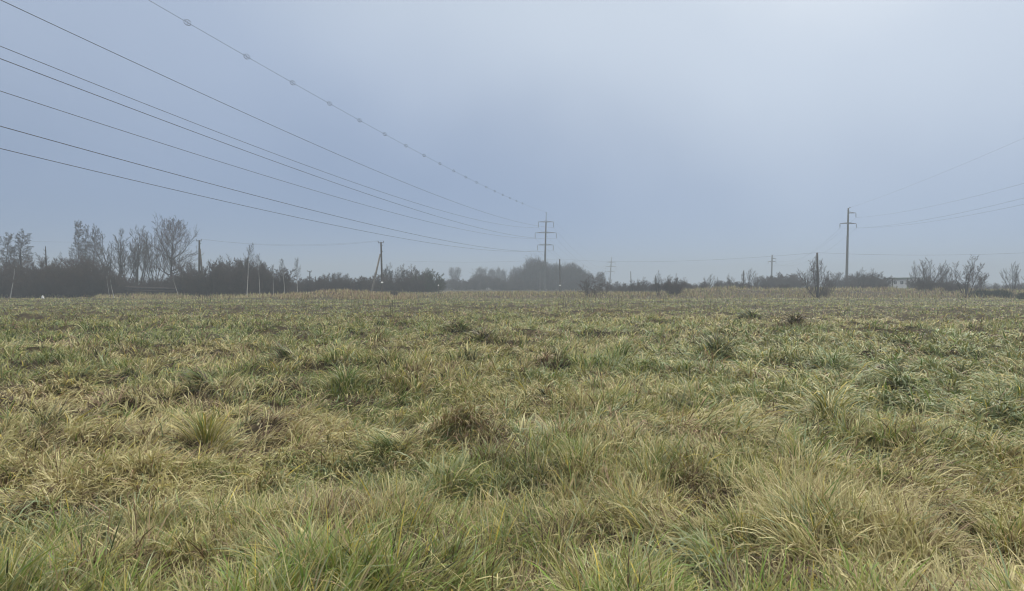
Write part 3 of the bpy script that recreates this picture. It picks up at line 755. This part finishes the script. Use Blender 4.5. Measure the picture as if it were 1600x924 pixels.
snag(75, 430, 71, 385, 112, .12, 'thin dead trunk with stubs sticking out of the brown thicket')
snag(37, 430, 31, 389, 111, .17, 'thick leaning dark dead trunk before the drooping pair of trees')
snag(335, 428, 325, 405, 109, .06, 'short bare dead stem above the shrubs right of the braced pole')

# ------------------------------------------------------------------ pylons
def ring_lathe(profile, k=10):
    V, Q = [], []
    for (r, z) in profile:
        for j in range(k):
            a = 6.28318 * j / k; V.append((r * math.cos(a), r * math.sin(a), z))
    for i in range(len(profile) - 1):
        for j in range(k):
            Q.append((i * k + j, i * k + (j + 1) % k, (i + 1) * k + (j + 1) % k, (i + 1) * k + j))
    return np.array(V, float), np.array(Q)

def insulator_mesh(L):
    prof = [(.015, 0), (.03, -.12)]
    n = max(5, int(L / .17)); z = -.16
    for i in range(n):
        st = (L - .3) / n
        prof += [(.035, z), (.13, z - st * .35), (.12, z - st * .55), (.035, z - st * .75)]; z -= st
    prof += [(.03, -L + .1), (.05, -L + .03), (.02, -L)]
    V_, Q_ = ring_lathe(prof, 8)
    return raw_mesh('insulator_string', V_, Q_)

def pylon(name, base, top, arms, r0, r1, label, group, rz, spike=0.0, ins=1.7, k=1.0):
    """base, top: world points; arms: list of (z above base, left reach, right reach)"""
    o = empty(name, base, 0)
    d = top - base
    def ax(z): return d * (z / d.z)
    t = Tubes()
    n = 9
    zp = d.z - spike
    pts = [ax(zp * i / n) for i in range(n + 1)]; pts[0] = ax(-.6)
    t.add(pts, [r0 + (r1 - r0) * i / n for i in range(n + 1)], 8)
    link('pole', t.mesh('pole'), M['concrete'], o)
    if spike:
        t = Tubes(); t.add([ax(zp - .8), ax(zp + spike * .5), ax(zp + spike)], [.12 * k, .10 * k, .07 * k], 8)
        t.add([ax(zp + spike) + Vector((-.22, 0, -.05)), ax(zp + spike) + Vector((.22, 0, -.05))], [.05, .05], 4)
        link('peak', t.mesh('peak'), M['steel'], o)
    else:
        t = Tubes(); t.add([ax(zp - .1), ax(zp) + Vector((.35, 0, .15)), ax(zp) + Vector((.62, 0, .22))], [.09, .08, .05], 4)
        link('peak', t.mesh('peak'), M['steel'], o)
    im = insulator_mesh(ins)
    c, s = math.cos(rz), math.sin(rz)
    hang = []
    for (z, l, rgt) in arms:
        t = Tubes(); q = ax(z); rp = r0 + (r1 - r0) * z / zp
        L_, R_ = q + Vector((-l * c, -l * s, 0)), q + Vector((rgt * c, rgt * s, 0))
        off = Vector((-s, c, 0)) * (rp + .05)
        for sg in (-1, 1):
            t.add([L_, q + off * sg, R_], [.07 * k, .11 * k, .07 * k], 4)
        if l > .1: t.add([L_ + Vector((0, 0, .0)), q + Vector((0, 0, -.0)) + Vector((-c, -s, 0)) * rp + Vector((0, 0, .3))], [.035, .045], 4)
        if rgt > .1: t.add([R_, q + Vector((c, s, 0)) * rp + Vector((0, 0, .3))], [.035, .045], 4)
        arm = link('crossarm', t.mesh('crossarm'), M['steel'], o)
        for e, ln in ((L_, l), (R_, rgt)):
            if ln < .1: continue
            io = link('insulator_string', im, M['porcelain'], arm)
            io.location = e + Vector((0, 0, -.03))
            hang.append(base + e + Vector((0, 0, -.03 - ins)))
    tag(o, label, 'pylon', group)
    return o, hang

DIRX = 0.2
Y1 = 225.0
ppm = Y1 / F
b1 = at(850.5, 448, Y1); t1 = at(853.5, 332, Y1); b1.z = gh(b1.x, Y1)
def zz(py, Yd): return at(850, py, Yd).z
arms1 = [(zz(347, Y1) - b1.z, 12 * ppm, 12 * ppm), (zz(364, Y1) - b1.z, 16.5 * ppm, 16.5 * ppm), (zz(383, Y1) - b1.z, 12.2 * ppm, 12.2 * ppm)]
PG = 'concrete high voltage pylons'
spike1 = zz(332, Y1) - zz(347.5, Y1)
py1, h1_ = pylon('power_pylon', b1, t1, arms1, .34, .20, 'tall concrete pylon with three crossarms before the misty wood', PG, 0, spike1)
Y2 = 520.0
b2 = at(952.5, 448, Y2); t2 = at(955.5, 402, Y2); b2.z = gh(b2.x, Y2)
q2 = Y2 / F
arms2 = [(zz(410, Y2) - b2.z, 6.5 * q2, 6.5 * q2), (zz(416.5, Y2) - b2.z, 8 * q2, 8 * q2), (zz(424.5, Y2) - b2.z, 6.2 * q2, 6.2 * q2)]
py2, h2_ = pylon('power_pylon', b2, t2, arms2, .50, .36, 'faint far pylon in the fog between the wood and the small trees', PG, 0, zz(402, Y2) - zz(408, Y2), 1.7, 2.0)
Y3 = 191.0
b3 = at(1322.5, 448, Y3); t3 = at(1325.6, 325.5, Y3); b3.z = gh(b3.x, Y3)
q3 = Y3 / F
arms3 = [(zz(333, Y3) - b3.z, 0, 12 * q3), (zz(349.5, Y3) - b3.z, 12.5 * q3, 13 * q3)]
py3, h3_ = pylon('power_pylon', b3, t3, arms3, .39, .21, 'concrete pylon at the right with one short arm above one long crossarm', PG, 0, 0, 1.15)
Y4 = 345.0
b4 = at(1205, 448, Y4); t4 = at(1206.5, 399, Y4); b4.z = gh(b4.x, Y4)
q4 = Y4 / F
arms4 = [(zz(404, Y4) - b4.z, 0, 6 * q4), (zz(409, Y4) - b4.z, 6 * q4, 6.5 * q4)]
py4, h4_ = pylon('power_pylon', b4, t4, arms4, .45, .32, 'hazy shorter pylon behind the bank shrubs left of the thick pole', PG, 0, 0, 1.1, 1.6)

# ------------------------------------------------------------------ wires
def wire(pts, r, label, group, name='power_cable', cat='cable'):
    base = pts[0].copy()
    t = Tubes(); t.add([p - base for p in pts], [r] * len(pts), 4)
    o = link(name, t.mesh(name), M['wire']); o.location = base
    tag(o, label, cat, group)
    return o

def fit_wire(attach, slope, pix, yend):
    ys, zs, ws = [attach.y], [attach.z], [4.0]
    for (px, py) in pix:
        d = ray(px, py)
        s = (attach.x - slope * attach.y) / (d.x - slope * d.y)
        ys.append(d.y * s); zs.append(EYE + d.z * s); ws.append(1.0)
    co = np.polyfit(ys, zs, 2, w=ws)
    def P(y):
        z = np.polyval(co, y)
        return Vector((attach.x + slope * (y - attach.y), y, float(z)))
    # keep the end exactly on the insulator
    dz = attach.z - P(attach.y).z
    def P2(y): 
        v = P(y); v.z += dz * max(0, 1 - (attach.y - y) / 60.0); return v
    return P2, [P2(y) for y in np.linspace(attach.y, yend, 90)]

# h1_: top L, top R, mid L, mid R, low L, low R
WG = 'conductors coming over the field to the tall pylon'
labs = ['left hand cable reaching the top crossarm of the tall pylon', 'right hand cable reaching the top crossarm of the tall pylon',
        'left hand cable reaching the middle crossarm of the tall pylon', 'right hand cable reaching the middle crossarm of the tall pylon',
        'lowest cable over the left hedge, left end of the bottom crossarm', 'second lowest cable over the left hedge, right end of the bottom crossarm']
pix1 = [[(0, 72), (200, 152), (625, 310), (700, 332)], [(200, 93), (547, 250), (700, 312)], [(0, 142), (200, 207), (530, 310), (700, 353.5)],
        [(0, 92), (200, 167), (592, 310), (700, 343)], [(0, 232), (329, 310), (700, 384)], [(0, 197), (414, 310), (700, 377)]]
for hp, pq, lb in zip(h1_, pix1, labs):
    _, pts = fit_wire(hp, DIRX, pq, -20)
    wire(pts, .020, lb, WG)
PW, pts = fit_wire(t1, DIRX, [(235, 0), (289, 33), (443, 122), (627, 226), (780, 301)], -20)
wire(pts, .015, 'thin top cable carrying spiral markers down to the pylon peak', WG)

# spiral bird diverters on the top cable
def spiral_mesh():
    t = Tubes(); pts = []
    n = 54
    for i in range(n + 1):
        u = i / n; a = u * 3 * 6.283
        rad = .215 * math.sin(math.pi * min(1, max(0.04, u))) ** .35
        pts.append(Vector((rad * math.cos(a), (u - .5) * .60, rad * math.sin(a))))
    t.add(pts, [.0115] * len(pts), 5)
    return t.mesh('spiral_marker')
sm = spiral_mesh()
MG = 'spiral markers on the top cable'
ordn = ['first and largest', 'second', 'third', 'fourth', 'fifth', 'sixth', 'seventh', 'eighth', 'ninth', 'tenth']
yy = 54.3; i = 0
while yy < 190:
    p = PW(yy); dv = (PW(yy + .5) - PW(yy - .5)).normalized()
    o = link('spiral_marker', sm, M['wire'])
    o.location = p; o.rotation_mode = 'QUATERNION'; o.rotation_quaternion = dv.to_track_quat('Y', 'Z')
    lab = f'{ordn[i]} spiral marker on the top cable counted from the picture top' if i < len(ordn) else 'tiny spiral marker on the far end of the top cable near the pylon peak'
    tag(o, lab, 'cable marker', MG)
    yy += 7.75; i += 1

# onward spans of the first line
def sag(p, q, s, n=40):
    return [p.lerp(q, i / n) - Vector((0, 0, 4 * s * (i / n) * (1 - i / n))) for i in range(n + 1)]
wl2 = ['top left', 'top right', 'middle left', 'middle right', 'bottom left', 'bottom right']
for a_, b_, nm in zip(h1_, h2_, wl2):
    wire(sag(a_, b_, 6.5), .02, f'faint cable from the {nm} insulator of the tall pylon onward to the far pylon', 'faint cables between tall pylon and far pylon')
wire(sag(t1, t2, 5), .013, 'faint peak cable from the tall pylon onward to the far pylon', 'faint cables between tall pylon and far pylon')
# the right hand line
RG = 'faint cables leaving the right pylon'
g3 = t3 + Vector((.6, 0, .2))
for at_, pq, lb, r in [(g3, [(1600, 216), (1520, 250), (1471, 271)], 'highest faint cable rising from the right pylon to the right edge', .009),
                       (h3_[0], [(1600, 286.5), (1523, 307), (1425, 328.6)], 'second faint cable rising from the right pylon to the right edge', .011),
                       (h3_[1], [(1600, 309), (1523, 329), (1430, 346)], 'third faint cable at the right edge, from the long left arm', .011),
                       (h3_[2], [(1600, 319.5), (1523, 335)], 'lowest faint cable leaving the long right arm of the right pylon', .011)]:
    _, pts = fit_wire(at_, .22, pq, 25)
    wire(pts, r, lb, RG)
for a_, b_, nm in zip(h3_, h4_, ['short upper arm', 'long left arm', 'long right arm']):
    wire(sag(a_, b_, 4), .013, f'hardly visible cable from the {nm} of the right pylon to the hazy pylon', 'cables behind the right pylon')

# ------------------------------------------------------------------ low voltage poles
def pole(px_b, px_t, top, Yd, r, label, strut=None, band=None, arm=True, mat_='wood', name='utility_pole', pale_low=None):
    x = (px_b - 800) / F * Yd
    b = Vector((x, Yd, gh(x, Yd))); tp = at(px_t, top, Yd)
    o = empty(name, b); d = tp - b
    t = Tubes(); n = 8
    t.add([d * (i / n) if i else Vector((0, 0, -.4)) for i in range(n + 1)], [r * (1.0 - .30 * i / n) for i in range(n + 1)], 8)
    link('pole', t.mesh('pole'), M[mat_], o)
    if strut:
        sp, sb, spy = strut          # pixel x/y of the strut's head, pixel x of the foot
        h = at(sp, spy, Yd) - b
        fx = (sb - 800) / F * Yd
        foot = Vector((fx, Yd - .25, gh(fx, Yd) - .4)) - b
        t = Tubes(); t.add([foot, foot.lerp(h, .5), h], [r * .9, r * .85, r * .7], 8)
        link('strut', t.mesh('strut'), M['wood'] if not pale_low else M['wood_pale'], o)
    if arm:
        t = Tubes(); q = d * .985
        t.add([q + Vector((-.42, -r, 0)), q + Vector((.42, -r, 0))], [.05, .05], 4)
        a_ = link('crossarm', t.mesh('crossarm'), M['steel'], o)
        V_, Q_ = ring_lathe([(.02, 0), (.02, .06), (.055, .07), (.06, .14), (.035, .17), (.05, .19), (.02, .23)], 8)
        im = raw_mesh('insulator', V_, Q_)
        for sx in (-.38, .38):
            io = link('insulator', im, M['porcelain'], a_); io.location = q + Vector((sx, -r, .04))
        for zf in (.93, .82):
            t = Tubes(); q2 = d * zf
            t.add([q2 + Vector((0, 0, 0)), q2 + Vector((.14, -.02, -.02)), q2 + Vector((.24, -.02, .12))], [.025, .025, .04], 4)
            link('bracket', t.mesh('bracket'), M['steel'], o)
    if band:
        q = at(px_b, band, Yd) - b; f = q.z / d.z
        t = Tubes(); t.add([d * (f - .013), d * (f + .013)], [r * .95 + .02, r * .95 + .02], 8)
        link('white_band', t.mesh('white_band'), M['white'], o)
    tag(o, label, 'pole', 'wooden poles of the local line')
    return o, tp

pA, tA = pole(311, 311.5, 375.5, 112.5, .19, 'dark pole braced by a strut among the grey shrubs', strut=(312.2, 320.5, 389))
pB, tB = pole(597.5, 595.3, 378.5, 108, .16, 'pole with a long pale strut before the grove', strut=(594.2, 579, 397), band=441.5, pale_low=True)
pC, tC = pole(875, 874.5, 405, 165, .20, 'dark upright post with a white band right of the tall pylon', band=446, arm=False)
pD, tD = pole(1278.5, 1276.8, 395, 104, .20, 'thick dark pole standing in the forked bare tree', arm=False)
pE, tE = pole(986, 985.6, 424, 250, .16, 'thin hazy pole right of the far pylon', arm=False)
pF, tF = pole(1162, 1162, 423, 200, .24, 'short hazy pole left of the two topped bare tree', arm=False)
pG, tG = pole(484, 484, 424, 150, .14, 'short pole peeking over the rounded shrubs behind the tan mound')
pH, tH = pole(843.6, 843.8, 424, 200, .08, 'thin pale pole just left of the tall pylon', arm=False, mat_='wood_pale')
pI, tI = pole(1418, 1418.4, 434, 150, .16, 'short dark post beside the right end of the white building', arm=False)
pJ, tJ = pole(1394.5, 1394.5, 435, 155, .16, 'short dark post before the windows of the white building', arm=False)

LW = 'thin wires of the local line'
def lvwire(p, q, s, label, r=.011):
    wire(sag(p, q, s, 50), r, label, LW, 'overhead_wire', 'wire')
wA = tA + Vector((0, -.1, 0)); wB = tB + Vector((0, -.1, 0))
lvwire(wA + Vector((-.38, 0, .2)), wB + Vector((-.38, 0, .2)), .75, 'faint sagging wire from braced pole to strutted pole, upper one', .006)
lvwire(wA + Vector((.38, 0, .2)), wB + Vector((.38, 0, .2)), .9, 'faint sagging wire from braced pole to strutted pole, lower one', .006)
lvwire(wA + Vector((-.38, 0, .2)), at(-60, 372, 119), .6, 'faint wire leaving the braced pole behind the tallest tree', .008)
lvwire(tC, tD, .9, 'faint wire from the white banded post across to the thick pole', .009)
lvwire(tC, at(628, 408, 152), .45, 'faint level wire from the white banded post to the pale grove', .009)
lvwire(tD, at(1680, 391, 100), .5, 'faint level wire from the thick pole to the right edge', .009)

# marker post with a white cap
x = (685 - 800) / F * 112
o = empty('marker_post', (x, 112, gh(x, 112)))
hh = at(685, 447, 112).z - gh(x, 112)
t = Tubes(); t.add([Vector((0, 0, -.3)), Vector((0, 0, hh))], [.06, .055], 8); link('post', t.mesh('post'), M['wood'], o)
V_, Q_ = ring_lathe([(.07, hh - .02), (.09, hh + .03), (.09, hh + .14), (.05, hh + .19), (.005, hh + .20)], 10)
link('cap', raw_mesh('cap', V_, Q_), M['white'], o)
tag(o, 'small white capped post standing alone right of the grove', 'post')

# ------------------------------------------------------------------ white building
Yb = 190.0
p0, p1 = at(1384, 448, Yb), at(1424, 448, Yb - 6)
zb = 1.0
ztop = at(1400, 435.5, Yb).z
bx, by = (p0.x + p1.x) / 2, (p0.y + p1.y) / 2
ang = math.atan2(p1.y - p0.y, p1.x - p0.x); wid = (p1 - p0).length
o = empty('white_building', (bx, by, zb), ang)
hb = ztop - zb
link('wall', box_mesh('wall', [(0, 2.5, hb / 2 - .3, wid, 5, hb + .6)]), M['plaster'], o)
link('roof', box_mesh('roof', [(0, 2.5, hb + .10, wid + .5, 5.7, .20), (0, -.40, hb + .02, wid + .56, .10, .32)], .01), M['roof'], o)
for u in (-.36, -.12, .14, .38):
    f = link('window', box_mesh('window', [(u * wid, -.03, hb * .60 + .45, 1.0, .08, .08), (u * wid, -.03, hb * .60 - .45, 1.0, .08, .08), (u * wid - .46, -.03, hb * .60, .08, .08, .82), (u * wid + .46, -.03, hb * .60, .08, .08, .82), (u * wid, -.03, hb * .60, .05, .07, .82)]), M['white'], o)
    link('pane', box_mesh('pane', [(u * wid, -.012, hb * .60, .84, .03, .82)]), M['glass'], f)
tag(o, 'low white building with green roof edge half hidden behind the bank', 'building')

# ------------------------------------------------------------------ dark rail at the foot of the trees
def rail_z(px, py, Yd): return at(px, py, Yd)
a_ = rail_z(196, 449.5, 114); b_ = rail_z(300, 452, 112)
o = empty('guard_rail', (a_.x, a_.y, gh(a_.x, a_.y)))
dv = b_ - a_; ln = Vector((dv.x, dv.y, 0)).length
o.rotation_euler = (0, 0, math.atan2(dv.y, dv.x))
h0 = a_.z - gh(a_.x, a_.y); h1r = b_.z - gh(a_.x, a_.y)
t = Tubes()
for dz, rr_ in ((0, .17), (-.42, .12)):
    t.add([Vector((0, 0, h0 + dz)), Vector((ln * .5, 0, (h0 + h1r) / 2 + dz - .03)), Vector((ln, 0, h1r + dz))], [rr_] * 3, 8)
link('rail', t.mesh('rail'), M['rail'], o)
for i in range(6):
    u = i / 5; px_ = u * ln
    t = Tubes(); t.add([Vector((px_, .16, -.4)), Vector((px_, .16, h0 + (h1r - h0) * u + .1))], [.09, .09], 4)
    link('post', t.mesh('post'), M['rail'], o)
tag(o, 'low dark rail running along the foot of the tallest tree', 'rail')

# stump pair near the strutted pole: small dark blocks given a round, uneven outline
def block(px, py, Yd, r, h, label, seed):
    rnd = random.Random(seed); p = at(px, py, Yd); z = gh(p.x, Yd)
    prof = [(r * 1.25, -.2), (r * 1.1, .1), (r, h * .5), (r * .95, h * .92), (r * .8, h), (.01, h * .97)]
    V_, Q_ = ring_lathe(prof, 12)
    for i in range(len(V_)):
        f = 1 + .12 * mnoise.noise(Vector((V_[i][0] * 3 + seed, V_[i][1] * 3, V_[i][2] * 2)))
        V_[i][0] *= f; V_[i][1] *= f; V_[i][2] += .08 * rnd.random() * (V_[i][2] > h * .8)
    o = link('dark_block', raw_mesh('dark_block', V_, Q_), M['bark']); o.location = (p.x, Yd, z)
    tag(o, label, 'block', 'blocks right of the strutted pole')
zst = at(612, 455.5, 103).z
block(613, 456, 103, .30, zst - gh(at(613, 456, 103).x, 103), 'dark stump right of the strutted pole, left one of two', 1)
block(618.5, 456, 103, .27, zst - gh(at(618, 456, 103).x, 103) - .05, 'dark stump right of the strutted pole, right one of two', 2)

# white plastic bag caught in the grass
p = gp(66.5, 468, .25)
import bmesh
bm = bmesh.new(); bmesh.ops.create_icosphere(bm, subdivisions=3, radius=1.0)
for v in bm.verts:
    q = v.co.copy(); nz = mnoise.noise(q * 2.3) * .35 + mnoise.noise(q * 6) * .14
    v.co = Vector((q.x * .11 * (1 + nz), q.y * .09 * (1 + nz), q.z * .20 * (1 + nz) + .10))
    spread = max(0, -q.z) * .16
    v.co.x += spread * (1 if q.x > 0 else -1); v.co.z += .10 * max(0, 1 - abs(q.x) * 2.5) * (q.z < 0)
me = bpy.data.meshes.new('plastic_bag'); bm.to_mesh(me); bm.free()
o = link('plastic_bag', me, M['plastic']); o.location = (p.x, p.y, gh(p.x, p.y) + .28)
tag(o, 'small white plastic bag caught in the grass before the brown thicket', 'plastic bag')

# ------------------------------------------------------------------ sky, sun, haze
SUN_AZ, SUN_EL = 27.0, 44.0
sd = Vector((math.sin(R(SUN_AZ)) * math.cos(R(SUN_EL)), math.cos(R(SUN_AZ)) * math.cos(R(SUN_EL)), math.sin(R(SUN_EL))))
w = bpy.data.worlds.new('World'); scene.world = w; w.use_nodes = True
nt = w.node_tree; nt.nodes.clear()
out = nt.nodes.new('ShaderNodeOutputWorld')
sky = nt.nodes.new('ShaderNodeTexSky'); sky.sky_type = 'NISHITA'; sky.sun_disc = False
sky.sun_elevation = R(SUN_EL); sky.sun_rotation = R(SUN_AZ)
sky.air_density = 0.3; sky.dust_density = 0.2; sky.ozone_density = 1.0
bg1 = nt.nodes.new('ShaderNodeBackground'); bg1.inputs['Strength'].default_value = 0.05
nt.links.new(sky.outputs[0], bg1.inputs['Color'])
# veil of cloud: brighter overhead and towards the hidden sun
def node(t, **kw):
    n_ = nt.nodes.new(t)
    for q, v in kw.items(): setattr(n_, q, v)
    return n_
tc = node('ShaderNodeTexCoord')
dot = node('ShaderNodeVectorMath', operation='DOT_PRODUCT'); dot.inputs[1].default_value = sd
nt.links.new(tc.outputs['Generated'], dot.inputs[0])
sep = node('ShaderNodeSeparateXYZ'); nt.links.new(tc.outputs['Generated'], sep.inputs[0])
nz = node('ShaderNodeTexNoise'); nz.inputs['Scale'].default_value = 2.2; nz.inputs['Detail'].default_value = 3
nt.links.new(tc.outputs['Generated'], nz.inputs['Vector'])
def ramp(src, stops, wob):
    ad = node('ShaderNodeMath', operation='MULTIPLY_ADD'); ad.inputs[1].default_value = wob
    sb = node('ShaderNodeMath', operation='SUBTRACT'); sb.inputs[1].default_value = wob / 2
    nt.links.new(nz.outputs['Fac'], ad.inputs[0]); nt.links.new(src, ad.inputs[2]); nt.links.new(ad.outputs[0], sb.inputs[0])
    cr = node('ShaderNodeValToRGB'); cr.color_ramp.interpolation = 'EASE'
    el = cr.color_ramp.elements
    for i_, (p_, c_) in enumerate(stops):
        e_ = el[i_] if i_ < 2 else el.new(p_)
        e_.position = p_; e_.color = (*c_, 1)
    nt.links.new(sb.outputs[0], cr.inputs['Fac'])
    return cr.outputs['Color']
c_el = ramp(sep.outputs['Z'], [(0.0, (0.13, 0.175, 0.255)), (1.0, (2.5, 2.36, 2.08)), (0.36, (0.365, 0.43, 0.53))], 0.17)
c_sun = ramp(dot.outputs['Value'], [(0.66, (0, 0, 0)), (1.0, (0.72, 0.66, 0.50)), (0.89, (0.185, 0.178, 0.125))], 0.15)
mxc = node('ShaderNodeMix', data_type='RGBA', blend_type='ADD'); mxc.inputs[0].default_value = 1.0
nt.links.new(c_el, mxc.inputs[6]); nt.links.new(c_sun, mxc.inputs[7])
bg2 = node('ShaderNodeBackground'); bg2.inputs['Strength'].default_value = 1.0
nt.links.new(mxc.outputs[2], bg2.inputs['Color'])
ads = nt.nodes.new('ShaderNodeAddShader')
nt.links.new(bg1.outputs[0], ads.inputs[0]); nt.links.new(bg2.outputs[0], ads.inputs[1])
nt.links.new(ads.outputs[0], out.inputs['Surface'])

sl = bpy.data.lights.new('sun', 'SUN'); sl.energy = 1.5; sl.angle = R(14); sl.color = (1.0, 0.96, 0.90)
so = bpy.data.objects.new('sun', sl); COL.objects.link(so); so.location = sd * 60
so.rotation_mode = 'QUATERNION'; so.rotation_quaternion = (-sd).to_track_quat('-Z', 'Y')

hz = bpy.data.materials.new('fog'); hz.use_nodes = True
hn = hz.node_tree; hn.nodes.clear()
ho = hn.nodes.new('ShaderNodeOutputMaterial'); pv = hn.nodes.new('ShaderNodeVolumePrincipled')
pv.inputs['Color'].default_value = (0.51, 0.58, 0.65, 1); pv.inputs['Density'].default_value = 0.0020
pv.inputs['Anisotropy'].default_value = 0.15; pv.inputs['Density Attribute'].default_value = ''
hn.links.new(pv.outputs[0], ho.inputs['Volume'])
HZ = 1000.0; ztop_ = 29.0; zbot = -2.0
h = link('haze', box_mesh('haze', [(0, 0, (ztop_ + zbot) / 2, 2 * HZ, 2 * HZ, ztop_ - zbot)]), hz)
tag(h, 'pale blue fog hanging over the field and trees', 'haze', kind='stuff')

# ------------------------------------------------------------------ render settings
scene.view_settings.view_transform = 'Standard'; scene.view_settings.look = 'None'
scene.view_settings.exposure = 0.0; scene.view_settings.gamma = 1.0; scene.view_settings.use_curve_mapping = False
c = scene.cycles
c.max_bounces = 6; c.diffuse_bounces = 3; c.glossy_bounces = 2; c.transmission_bounces = 3; c.transparent_max_bounces = 8; c.volume_bounces = 2
c.use_denoising = True; c.filter_width = 1.15
try:
    c.denoiser = 'OPENIMAGEDENOISE'; c.denoising_input_passes = 'RGB_ALBEDO_NORMAL'; c.denoising_prefilter = 'ACCURATE'
except Exception: pass
c.caustics_reflective = False; c.caustics_refractive = False
c.sample_clamp_indirect = 4.0
